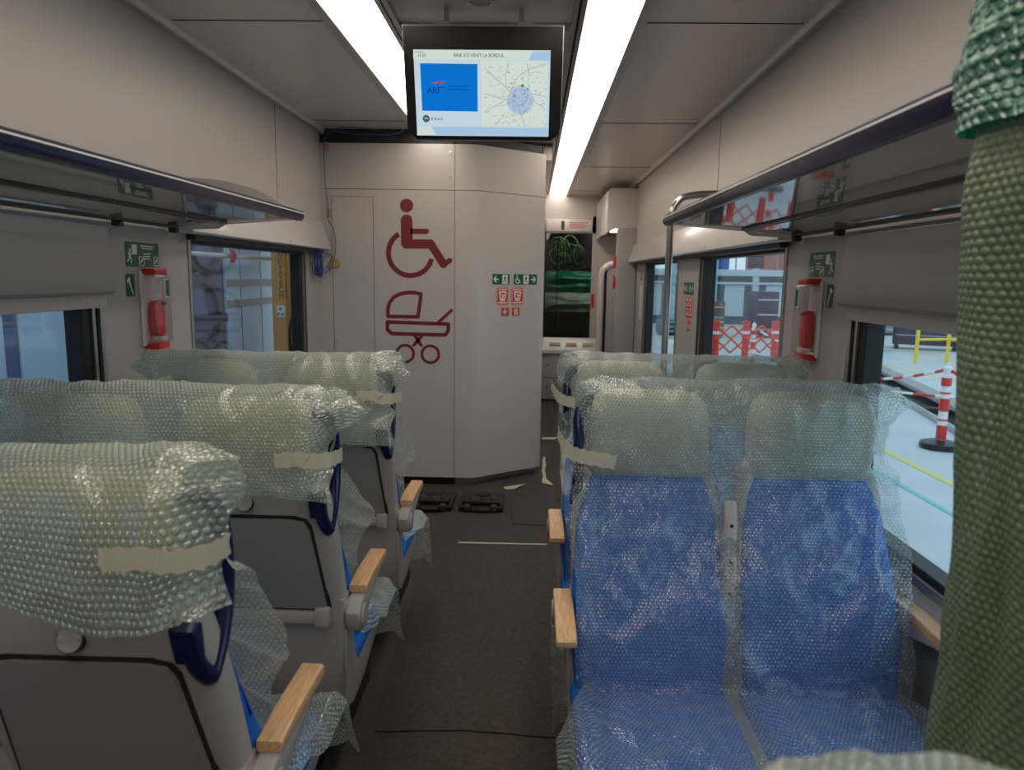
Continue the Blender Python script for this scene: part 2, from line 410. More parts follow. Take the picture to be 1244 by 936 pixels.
# ------------------------------------------------ partition (wall_front)
YP = 5.32
plan = [(-.352, 5.32), (-.24, 5.322), (-.19, 5.335), (-.14, 5.37), (.02, 5.496), (.18, 5.62), (.27, 5.69), (.30, 5.73), (.30, 9.6)]
b = new(); box(b, -1.34, -.355, YP, YP+.03, .06, 2.18); wf = struct('wall_front', b, 'wall')
b = new(); box(b, -1.34, -.355, YP, YP+.03, 2.184, 2.50); struct('upper_panel', b, 'wall', wf)
def plan_panel(z0, z1, d=.03):
    b = new(); n = len(plan); A = []
    pr = plan + [(.27, 9.6), (.27, 5.78), (-.352, 5.40)]
    prism(b, pr, 'z', z0, z1); return b
struct('curved_panel', plan_panel(.06, 2.18), 'wall', wf, True)
struct('curved_upper_panel', plan_panel(2.184, 2.50), 'wall', wf, True)
b = new(); box(b, -1.34, -.352, 5.36, 5.40, 0, 2.62)
prism(b, [(-.345, 5.345), (-.2, 5.35), (.26, 5.72), (.26, 9.6), (-.345, 9.6)], 'z', 2.0, 2.498)
struct('core', b, 'groove', wf)
b = new(); prism(b, [(-.35, 5.36), (-.22, 5.365), (.26, 5.735), (.26, 5.80), (-.35, 5.80)], 'z', 0, .062); struct('steel_skirting', b, 'steel', wf)
b = new(); box(b, -1.34, -.355, 5.345, 5.36, 0, .062); struct('recessed_skirting', b, 'black', wf)
b = new(); box(b, -1.34, -.36, 5.33, 5.6, 2.50, 2.60); struct('ceiling_gap_filler', b, 'groove', wf)
b = new(); prism(b, [(.28, 6.0), (.35, 6.0), (.35, 9.6), (.28, 9.6)], 'z', 2.50, 2.61); struct('light_cove', b, 'ceil', wf)
b = new(); prism(b, [(-.352, 5.34), (-.2, 5.35), (.27, 5.72), (.30, 9.6), (-.352, 9.6)], 'z', 2.501, 2.56); struct('head_filler', b, 'darkgrey', wf)
# hatch
t = thing('access_hatch', 'tall narrow grey hatch plate screwed onto the partition beside the wheelchair symbol', 'hatch', (-1.095, YP, 1.1))
b = new(); box(b, -.152, .152, -.0015, 0, -1.02, 1.03); obj('hatch_shadow_gap', b, 'groove', t)
b = new(); box(b, -.149, .149, -.004, -.001, -1.017, 1.027, .001); obj('hatch_plate', b, 'wall', t)
for (x, z) in ((-.125, 1.0), (.125, 1.0), (-.135, -.02), (.135, -.02), (.125, -.98), (-.125, -.98)):
    b = new(); disc(b, (x, z), .008, 'y', (-.007, -.003)); disc(b, (x, z), .004, 'y', (-.009, -.007), 6); obj('screw', b, 'alu', t, True)
for z in (2.275, 2.443):
    t2 = thing('screw_pin', 'small metal pin on the white upper partition panel, %s of two' % ('upper' if z > 2.4 else 'lower'), 'screw', (-.386, YP, z))
    b = new(); disc(b, (0, 0), .011, 'y', (-.004, 0)); disc(b, (0, 0), .005, 'y', (-.016, -.004), 8); obj('head', b, 'alu', t2, True)

# pictograms ---------------------------------------------------------
def c5(cx, cy): return (-.857+(380+cx/3.119-468)*.00602, 2.075-(150+cy/3.119-249)*.00587)
k5 = .00193
def c5l(l): return [c5(*p) for p in l]
mwP = face_mat((0, YP-.0005, 0), (0, -1, 0))
b = new()
f_disc(b, *c5(355, 311), 25*k5)
f_stroke(b, c5l([(355, 367), (355, 452)]), 44*k5)
f_stroke(b, c5l([(360, 407), (429, 407)]), 20*k5)
f_stroke(b, c5l([(352, 455), (442, 455)]), 35*k5)
f_stroke(b, c5l([(444, 452), (493, 530)]), 31*k5)
f_stroke(b, c5l([(492, 534), (517, 516)]), 20*k5)
cx, cy = c5(368, 491); f_arc(b, cx, cy, 92*k5, 73*k5, 121, 347, seg=60)
tag(obj('wheelchair_symbol', b, 'maroon', mw=mwP), 'large dark red wheelchair user symbol on the white partition', 'symbol')
b = new()
f_stroke(b, c5l([(281, 735), (281, 705), (289, 680), (304, 660), (328, 647), (356, 641), (380, 641), (408, 646), (396, 735)]), 14*k5, closed=True)
f_stroke(b, c5l([(279, 757), (512, 761), (512, 788), (500, 804), (296, 802), (279, 788)]), 14*k5, closed=True)
f_stroke(b, c5l([(474, 755), (524, 708)]), 12*k5)
f_stroke(b, c5l([(411, 808), (380, 846)]), 13*k5); f_stroke(b, c5l([(383, 808), (408, 846)]), 13*k5)
for w_ in ((346, 880), (443, 881)):
    cx, cy = c5(*w_); f_arc(b, cx, cy, 38*k5, 27*k5, 0, 360)
tag(obj('pram_symbol', b, 'maroon', mw=mwP), 'large dark red pram symbol below the wheelchair symbol on the partition', 'symbol')

# signs -----------------------------------------------------------
def man(b, x, y, h, d=1, z0=.001, z1=.002):
    f_disc(b, x+d*.04*h, y+.42*h, .09*h, z0, z1)
    f_stroke(b, [(x, y+.28*h), (x-d*.05*h, y-.02*h)], .16*h, z0, z1)
    f_stroke(b, [(x, y+.25*h), (x+d*.20*h, y+.10*h)], .07*h, z0, z1); f_stroke(b, [(x, y+.25*h), (x-d*.22*h, y+.14*h)], .07*h, z0, z1)
    f_stroke(b, [(x-d*.05*h, 0+y), (x+d*.14*h, y-.18*h), (x+d*.10*h, y-.45*h)], .09*h, z0, z1)
    f_stroke(b, [(x-d*.05*h, 0+y), (x-d*.18*h, y-.25*h), (x-d*.32*h, y-.30*h)], .09*h, z0, z1)
def arrow(b, x, y, h, d=1, z0=.001, z1=.002):
    f_stroke(b, [(x-d*.4*h, y), (x+d*.35*h, y)], .16*h, z0, z1, cap=False)
    f_stroke(b, [(x+d*.02*h, y+.36*h), (x+d*.36*h, y), (x+d*.02*h, y-.36*h)], .16*h, z0, z1, cap=True)
def sign(label, origin, normal, w_, h_, m='green', r=.004, border=False):
    t = thing('sign', label, 'sign', mw=face_mat(origin, normal))
    b = new(); f_rrect(b, -w_/2, -h_/2, w_/2, h_/2, r, 0, .001); obj('sign_plate', b, m, t)
    return t
PN = (.33, -.425, 0); PN = (PN[0], PN[1], 0)
pv = Vector((.425, .33, 0)).normalized()
def onp(tt, z): return (-.14+pv.x*tt, 5.37+pv.y*tt, z)
PN = (.6133, -.7899, 0)
PN = (pv.y, -pv.x, 0)
s1 = sign('green sign with white left arrow and running man on the angled panel', onp(.15, 1.555), PN, .155, .078)
b = new(); arrow(b, -.045, 0, .055, -1); f_rect(b, .012, -.034, .06, .034, .001, .002); obj('symbol', b, 'signwhite', s1)
b = new(); man(b, .036, 0, .06, 1, .002, .003); obj('running_man', b, 'green', s1)
s1 = sign('green sign with wheelchair, running man and right arrow on the angled panel', onp(.379, 1.556), PN, .222, .078)
b = new(); arrow(b, .075, 0, .055, 1); f_rect(b, -.02, -.034, .03, .034, .001, .002)
f_arc(b, -.075, -.010, .022, .016, 120, 350, .001, .002, 20); f_disc(b, -.08, .028, .006, .001, .002); f_stroke(b, [(-.08, .018), (-.078, -.004), (-.06, -.004), (-.05, -.024)], .007, .001, .002); obj('symbol', b, 'signwhite', s1)
b = new(); man(b, .005, 0, .06, 1, .002, .003); obj('running_man', b, 'green', s1)
for tt, nm in ((.166, 'left'), (.305, 'right')):
    s1 = sign('red alarm notice with pictured hand, the %s of two below the green signs' % nm, onp(tt, 1.43), PN, .115, .136, 'red', .012)
    b = new(); f_stroke(b, [(-.051, -.062), (.051, -.062), (.051, .062), (-.051, .062)], .003, .001, .002, closed=True)
    for y in (-.048, .048): f_rect(b, -.04, y-.004, .04, y+.004, .001, .002)
    f_stroke(b, [(-.03, .03), (.03, .03), (.02, -.02), (-.02, -.02)], .010, .001, .002, closed=True)
    f_stroke(b, [(-.015, .012), (.015, .006), (0, -.005)], .008, .001, .002); f_rect(b, -.022, -.036, .022, -.028, .001, .002)
    obj('symbol', b, 'signwhite', s1)
s1 = sign('small red sign with a white left arrow under the red notices', onp(.192, 1.312), PN, .07, .062, 'red', .004)
b = new(); arrow(b, 0, 0, .045, -1); obj('symbol', b, 'signwhite', s1)
s1 = sign('small red extinguisher sign beside the red arrow sign', onp(.292, 1.311), PN, .07, .062, 'red', .004)
b = new(); f_rect(b, -.014, -.024, -.004, .024, .001, .002); f_rect(b, .006, -.024, .016, .018, .001, .002); f_disc(b, .011, .022, .004, .001, .002); obj('symbol', b, 'signwhite', s1)

def wall_signs(s):
    nm = 'left' if s < 0 else 'right'; N = (-s, 0, 0); X = s*1.3395
    q = sign('green emergency window exit notice above the hammer case on the %s wall' % nm, (X, 2.89, 1.642), N, .25, .096)
    d = 1 if s < 0 else -1
    b = new(); man(b, d*-.095, -.008, .06, d); f_rect(b, d*-.062-.018, .0, d*-.062+.018, .038, .001, .002)
    for k, (y, wd) in enumerate(((.034, .10), (.025, .085), (.004, .05), (-.006, .04), (-.016, .045))): f_rect(b, .035*d-wd/2 + (0 if k < 2 else -.005*d), y-.002, .035*d+wd/2 + (0 if k < 2 else -.005*d), y+.002, .001, .002)
    for x in (-.012, .098): f_stroke(b, [(d*x-.018, -.042), (d*x+.018, -.042), (d*x+.018, -.008), (d*x-.018, -.008)], .003, .001, .002, closed=True); f_stroke(b, [(d*x-.008, -.03), (d*x+.008, -.018)], .008, .001, .002)
    obj('symbol', b, 'signwhite', q)
    q = sign('small green sign with a white hammer beside the case on the %s wall' % nm, (X, 2.787, 1.523), N, .062, .088, r=.006)
    b = new(); f_stroke(b, [(d*-.012, .022), (d*.014, -.034)], .006, .001, .002); f_stroke(b, [(d*-.022, .014), (d*-.002, .026)], .013, .001, .002, cap=False); obj('symbol', b, 'signwhite', q)
    t = thing('emergency_hammer_case', 'clear plastic case with a red emergency hammer on the %s wall' % nm, 'hammer case', mw=face_mat((s*1.34, 2.91, 1.428), N))
    b = new(); box(b, -.062, .062, -.150, .150, 0, .010, .004); obj('back_plate', b, 'signwhite', t, True)
    b = new(); box(b, -.05, .05, .138, .160, .004, .062, .006); obj('red_cap', b, 'redpl', t, True, label='red top cap')
    b = new(); box(b, -.045, .045, -.162, -.140, .004, .062, .006); obj('red_cap', b, 'redpl', t, True, label='red bottom cap')
    b = new(); box(b, -.068, .068, -.142, .142, .008, .070, .020, 4); obj('clear_cover', b, 'clear', t, True)
    b = new(); prism(b, [(-.028, -.10), (-.036, -.06), (-.034, -.01), (-.02, .03), (.028, .035), (.038, -.02), (.038, -.10), (.02, -.115)], 'z', .018, .052, .006); hm = obj('hammer', b, 'redpl', t, True)
    b = new(); tube(b, [(.0, .025, .04), (.022, .02, .062)], .007); obj('hammer_tip', b, 'black', hm, True)
    b = new(); f_rect(b, .0*d-.0, .045, d*.034, .12, .071, .072); q2 = obj('sticker', b, 'signwhite', t)
    b = new(); xs = sorted((d*.008, d*.034)); f_rect(b, xs[0], .05, xs[1], .115, .072, .0725); obj('sticker_print', b, 'green', q2)
    b = new(); box(b, -.02, .03, -.13, -.112, .02, .06, .003); obj('seal', b, 'signwhite', t, True)
wall_signs(-1); wall_signs(1)
# signs on the right pillar between the far windows
q = sign('green direction sign on the grey pillar right of the steel pole', (1.3395, 5.30, 1.51), (-1, 0, 0), .33, .085)
b = new(); arrow(b, -.125, 0, .05, -1); man(b, -.06, 0, .06, -1); man(b, .05, 0, .06, 1); arrow(b, .125, 0, .05, 1); obj('symbol', b, 'signwhite', q)
q = sign('red alarm notices in two columns below the green sign on the grey pillar', (1.3395, 5.26, 1.375), (-1, 0, 0), .21, .145, 'red')
b = new()
for x in (-.05, .05):
    for y in (.035, -.03): f_stroke(b, [(x-.03, y-.02), (x+.03, y-.02), (x+.025, y+.02), (x-.025, y+.02)], .007, .001, .002, closed=True)
    f_rect(b, x-.035, .062, x+.035, .066, .001, .002)
obj('symbol', b, 'signwhite', q)
q = sign('small red sign lowest on the grey pillar right of the pole', (1.3395, 5.24, 1.245), (-1, 0, 0), .10, .075, 'red')
b = new(); arrow(b, -.01, 0, .04, -1); f_rect(b, .028, -.02, .036, .02, .001, .002); obj('symbol', b, 'signwhite', q)
q = sign('faint grey printed notice on the pillar beside the far window', (1.3395, 7.62, 1.33), (-1, 0, 0), .13, .34, 'signwhite')
b = new()
for k in range(16): f_rect(b, -.05, .15-k*.02, .05-(k*7 % 5)*.008, .156-k*.02, .001, .002)
obj('print', b, 'shell', q)
q = sign('small dark square sticker above the faint notice by the far window', (1.3395, 7.62, 1.60), (-1, 0, 0), .09, .085, 'darkgrey')
b = new(); f_stroke(b, [(-.025, -.02), (.025, .02)], .012, .001, .002); obj('symbol', b, 'signwhite', q)

# ------------------------------------------------ luggage racks
def rack(s):
    nm = 'left' if s < 0 else 'right'
    t = thing('luggage_rack', 'smoked glass luggage rack with navy front rail along the %s wall' % nm, 'luggage rack', (s*1.325, 3.12, 1.78))
    L = 3.12-YB-.1
    X = lambda x: s*(x-1.325)
    b = new(); prism(b, [(X(.757), .054), (X(.765), .060), (X(.785), .058), (X(.795), .045), (X(.795), .026), (X(.785), .018), (X(.768), .018), (X(.757), .030)], 'y', -L, .0, .003); obj('front_rail', b, 'navy', t, True)
    b = new(); box(b, X(.7545), X(.7575), -L, .0, .046, .0505); obj('rail_painted_highlight', b, 'signwhite', t)  # white strip painted in as the bright glint along the navy rail
    b = new(); prism(b, [(X(.79), .032), (X(1.085), .017), (X(1.085), .011), (X(.79), .026)], 'y', -L, -.03); obj('upper_glass_shelf', b, 'rackglass', t)
    b = new(); prism(b, [(X(1.10), .006), (X(1.295), -.010), (X(1.295), -.016), (X(1.10), 0)], 'y', -L, -.02); obj('lower_glass_shelf', b, 'rackglass', t)
    b = new(); box(b, X(1.084), X(1.096), -L, .0, .004, .020, .002); obj('middle_rail', b, 'black', t, True)
    b = new(); box(b, X(1.285), X(1.325), -L, -.03, -.020, -.010, .002); obj('wall_rail', b, 'darkgrey', t, True)
    arc = [(.775, .041), (.80, .062), (.84, .085), (.89, .116), (.95, .143), (1.0, .158), (1.07, .175), (1.14, .185), (1.22, .190), (1.325, .190)]
    inn = [(.84, .045), (.89, .082), (.95, .108), (1.0, .122), (1.07, .138), (1.14, .148), (1.22, .152), (1.325, .152)]
    b = new()
    arcp = [(X(x), z) for x, z in arc]; innp = [(X(x), z) for x, z in inn]
    for i in range(len(arc)-1):
        k0 = max(0, i-2); k1 = max(0, i-1)
        k0 = min(k0, len(inn)-1); k1 = min(k1, len(inn)-1)
        quad = [arcp[i], arcp[i+1], innp[k1], innp[k0]] if k0 != k1 else [arcp[i], arcp[i+1], innp[k0]]
        prism(b, quad, 'y', -.012, .012)
    prism(b, [(X(.77), .04), (X(.77), .025), (X(1.10), .0), (X(1.13), -.018), (X(1.29), -.024), (X(1.29), -.008), (X(1.14), -.002), (X(1.10), .018)], 'y', -.010, .010)
    obj('end_frame', b, 'shell', t)
    b = new(); prism(b, [(X(.80), .045)] + innp + [(X(1.325), -.01), (X(1.1), .012)], 'y', -.004, .004); obj('end_glass', b, 'rackglass', t)
    for y in (-.03, -.45, -1.5):
        b = new(); box(b, X(1.29), X(1.325), y-.014, y+.014, -.040, -.018, .005); obj('bracket', b, 'darkgrey', t, True)
rack(-1); rack(1)

# pole ---------------------------------------------------------------
t = thing('grab_pole', 'steel grab pole rising to the end of the right luggage rack', 'pole', (.83, 3.34, 0))
b = new(); tube(b, smooth_path([(0, 0, 0), (0, 0, .6), (0, 0, 1.2), (0, 0, 1.80), (.005, 0, 1.87), (.03, 0, 1.92), (.08, 0, 1.945), (.2, 0, 1.955), (.495, 0, 1.955)], 6), .016, 14); obj('tube', b, 'steel', t, True)
b = new(); lathe(b, [(.04, 0), (.04, .01), (.022, .02), (.02, .03)]); obj('base_flange', b, 'steel', t, True)
b = new(); disc(b, (0, 1.955), .035, 'x', (.48, .494)); obj('wall_flange', b, 'alu', t, True)

# ================================================================== SEATS
def rrect_ring(cx, hx, y0, y1, r, n=4):
    pts = []
    for ax, ay, a in ((cx+hx-r, y1-r, 0), (cx-hx+r, y1-r, 90), (cx-hx+r, y0+r, 180), (cx+hx-r, y0+r, 270)):
        for k in range(n+1): t = math.radians(a+k*90/n); pts.append((ax+r*math.cos(t), ay+r*math.sin(t)))
    return pts
def loft(bm, secs):
    """secs: list of (z, cx, hx, y0, y1, r)"""
    rings = [[bm.verts.new((x, y, z)) for x, y in rrect_ring(cx, hx, y0, y1, r)] for z, cx, hx, y0, y1, r in secs]
    for a, c in zip(rings, rings[1:]):
        n = len(a)
        for k in range(n): bm.faces.new((a[k], a[(k+1) % n], c[(k+1) % n], c[k]))
    bm.faces.new(rings[0][::-1]); bm.faces.new(rings[-1])
def rear(z):   # y of the rear of the back shell
    P = [(.30, -.01), (.40, -.015), (.645, -.05), (.85, -.115), (1.0, -.165), (1.06, -.175), (1.26, -.15)]
    for (z0, y0), (z1, y1) in zip(P, P[1:]):
        if z <= z1: return y0+(y1-y0)*(z-z0)/(z1-z0)
    return P[-1][1]
def make_seat():
    t = thing('double_seat', 'x', 'train seat')
    # lower shell spanning both places
    b = new(); prism(b, [(-.052, .68), (-.02, .46), (-.012, .36), (.01, .315), (.06, .30), (.20, .31), (.44, .375), (.485, .405), (.49, .43), (.40, .41), (.10, .40), (.075, .45), (.05, .68)], 'x', -.455, .455, .012, 3)
    obj('lower_shell', b, 'shell', t, True)
    b = new(); box(b, -.46, -.452, -.03, .05, .40, .66, .003); box(b, .452, .46, -.03, .05, .40, .66, .003); obj('side_cover', b, 'shell', t, True)
    b = new(); box(b, -.30, .44, .05, .36, .20, .31, .02); box(b, -.38, -.25, .08, .30, 0, .22, .01); box(b, .20, .32, .08, .30, 0, .22, .01); obj('pedestal', b, 'black', t, True)
    for s in (-1, 1):
        cx = s*.2375
        b = new(); secs = []
        for z in (.60, .66, .75, .85, .95, 1.0, 1.03, 1.045):
            y = rear(z); hx = .215 if z < .9 else .215-.35*(z-.9)*.30
            dz = .0 if z < 1.03 else (.008 if z < 1.04 else .022)
            secs.append((z, cx, hx-dz, y+dz*.5, y+.095-dz*.3, .03-dz*.3))
        loft(b, secs); bk = obj('back_shell', b, 'shell', t, True)
        # fold table on the rear
        def rp(x0, x1, z0, z1, off, th, r=.03, tap=.02):
            b = new(); n = 10; pts = []
            pts = [(x0, z0), (x1, z0), (x1-tap, z1-r), (x1-tap-.4*r, z1-.2*r), (x1-tap-r*1.6, z1), (x0+tap+r*1.6, z1), (x0+tap+.4*r, z1-.2*r), (x0+tap, z1-r)]
            A = [b.verts.new((cx+x, rear(z)-off, z)) for x, z in pts]; B = [b.verts.new((cx+x, rear(z)-off+th, z)) for x, z in pts]
            b.faces.new(A); b.faces.new(B[::-1])
            for i in range(len(pts)): b.faces.new((A[i], A[(i+1) % len(pts)], B[(i+1) % len(pts)], B[i]))
            bmesh.ops.bevel(b, geom=[e for e in b.edges if e.verts[0] in A and e.verts[1] in A], offset=.004, segments=2, affect='EDGES')
            return b
        obj('table_recess', rp(-.19, .19, .635, .955, .0025, .012), 'groove', t, True)
        tb = obj('folding_table', rp(-.178, .178, .655, .945, .011, .02), 'shelldk', t, True)
        b = new(); box(b, cx-.178, cx+.178, rear(.63)-.026, rear(.63)+.01, .615, .650, .006); lt = obj('table_hinge_bar', b, 'shell', t, True)
        b = new(); box(b, cx+.145, cx+.185, rear(.63)-.032, rear(.63)+.01, .608, .664, .006); obj('bar_end_block', b, 'shell', lt, True)
        b = new(); q = math.atan2(.06, .19)
        mwd = Matrix.Translation((cx+.0, rear(.992)-.0045, .992)) @ Matrix.Rotation(PI/2, 4, 'X') @ Matrix.Rotation(-.3, 4, 'X')
        f_arc(b, 0, 0, .023, .0205, 0, 360, -.01, .001, 32); bmesh.ops.transform(b, matrix=mwd, verts=b.verts[:]); lr = obj('latch_ring', b, 'groove', t)
        b = new(); f_disc(b, 0, 0, .0205, -.01, .003); box(b, -.018, .018, -.002, .002, .003, .006); bmesh.ops.transform(b, matrix=mwd, verts=b.verts[:]); obj('latch_knob', b, 'shell', lr)
        # blue fabric back
        b = new(); secs = []
        for z, hx, th in ((.40, .185, .10), (.46, .205, .125), (.60, .215, .12), (.75, .212, .085), (.88, .202, .065), (.96, .188, .06), (1.012, .174, .052)):
            y = rear(z)+.065; secs.append((z, cx+s*.002*(1 if z < .9 else 0), hx, y, y+th-.02, .028))
        loft(b, secs); obj('back_cushion', b, 'blue', t, True)
        # headrest
        b = new(); secs = []
        for z, hx, ya, yb in ((1.000, .150, -.13, -.075), (1.008, .166, -.145, -.064), (1.03, .172, -.160, -.055), (1.10, .174, -.172, -.042), (1.18, .172, -.172, -.038), (1.225, .162, -.160, -.045), (1.248, .142, -.145, -.06), (1.256, .10, -.13, -.08)):
            secs.append((z, cx, hx, ya, yb, min(.03, (yb-ya)/2.1)))
        loft(b, secs); hd = obj('headrest', b, 'pad', t, True)
        # seat cushion
        b = new(); box(b, cx-.215, cx+.215, .06, .495, .375, .452, .028, 4); obj('seat_cushion', b, 'blue', t, True)
    # middle armrest folded up between the backs
    b = new(); 
    pr = [(.09, .50), (.055, .50), (-.01, .88), (-.005, .955), (.02, .965), (.045, .90)]
    prism(b, pr, 'x', -.005, .033, .010, 3); ma = obj('middle_armrest', b, 'shell', t, True)
    b = new()
    for yy, z in ((.049, .90), (.065, .80), (.081, .71)): 
        tube(b, [(.014, yy-.03, z), (.014, yy-.002, z)], .005, 8)
    obj('screw_hole', b, 'groove', ma)
    for s, lab in ((1, 'arm'), (-1, 'arm')):
        xo = s*.480
        b = new(); prism(b, [(-.045, .605), (-.03, .578), (0, .568), (.03, .578), (.045, .605), (.12, .635), (.27, .655), (.28, .668), (.02, .668), (-.02, .66), (-.045, .635)], 'x', xo-.022, xo+.022, .008, 3)
        ar = obj('armrest', b, 'shell', t, True)
        b = new(); prism(b, [(.02, .670), (.30, .660), (.312, .668), (.314, .682), (.30, .694), (.12, .696), (.02, .692)], 'x', xo-.026, xo+.026, .006, 3); obj('wooden_pad', b, 'wood', ar, True)
        b = new(); prism(b, [(.034*math.cos(a*PI/12), .612+.034*math.sin(a*PI/12)) for a in range(24)], 'x', xo+s*.022, xo+s*.028, .002); obj('hub_cap', b, 'shell', ar, True)
        b = new(); box(b, s*.45, s*.47, -.03, .03, .58, .64, .004); obj('arm_mount', b, 'darkgrey', ar)
    # navy grab handle on the aisle side
    b = new(); hx = .440
    pth = smooth_path([(.40, -.11, 1.225), (.425, -.095, 1.215), (hx, -.07, 1.18), (hx, -.048, 1.12), (hx, -.045, 1.04), (hx, -.07, .965), (hx, -.11, .915), (hx, -.125, .912), (hx-.005, -.150, .945), (hx-.008, -.160, .975), (hx-.012, -.162, .985)], 6)
    tube(b, pth, .0165, 12); obj('grab_handle', b, 'navy', t, True)
    b = new(); prism(b, [(-.142, .945), (-.168, .955), (-.186, 1.02), (-.172, 1.03), (-.150, 1.02)], 'x', .405, .448, .006, 3); obj('handle_mount', b, 'navy', t, True)
    return t
seat0 = make_seat()
LX, RX = -.75, .80
SEATS = [  # x, hub y, rot, seat label, wrap label, seed
    (LX, 1.235, 0, 'grey backed double train seat nearest on the left of the aisle'),
    (LX, 1.945, 0, 'grey backed double train seat in the middle row left of the aisle'),
    (LX, 2.745, 0, 'grey backed double train seat farthest on the left, before the partition'),
    (RX, 2.00, PI, 'blue double train seat facing the viewer, nearest on the right of the aisle'),
    (RX, 2.72, PI, 'blue double train seat facing the viewer, behind the nearest right one'),
    (RX+.02, .468, 0, 'double train seat at the lower right corner, only its wrapped top showing'),
]
for i, (x, y, r, lab) in enumerate(SEATS):
    o = seat0 if i == 0 else copy_tree(seat0)
    o.location = (x, y, 0); o.rotation_euler = (0, 0, r); tag(o, lab, 'train seat', 'double train seats')

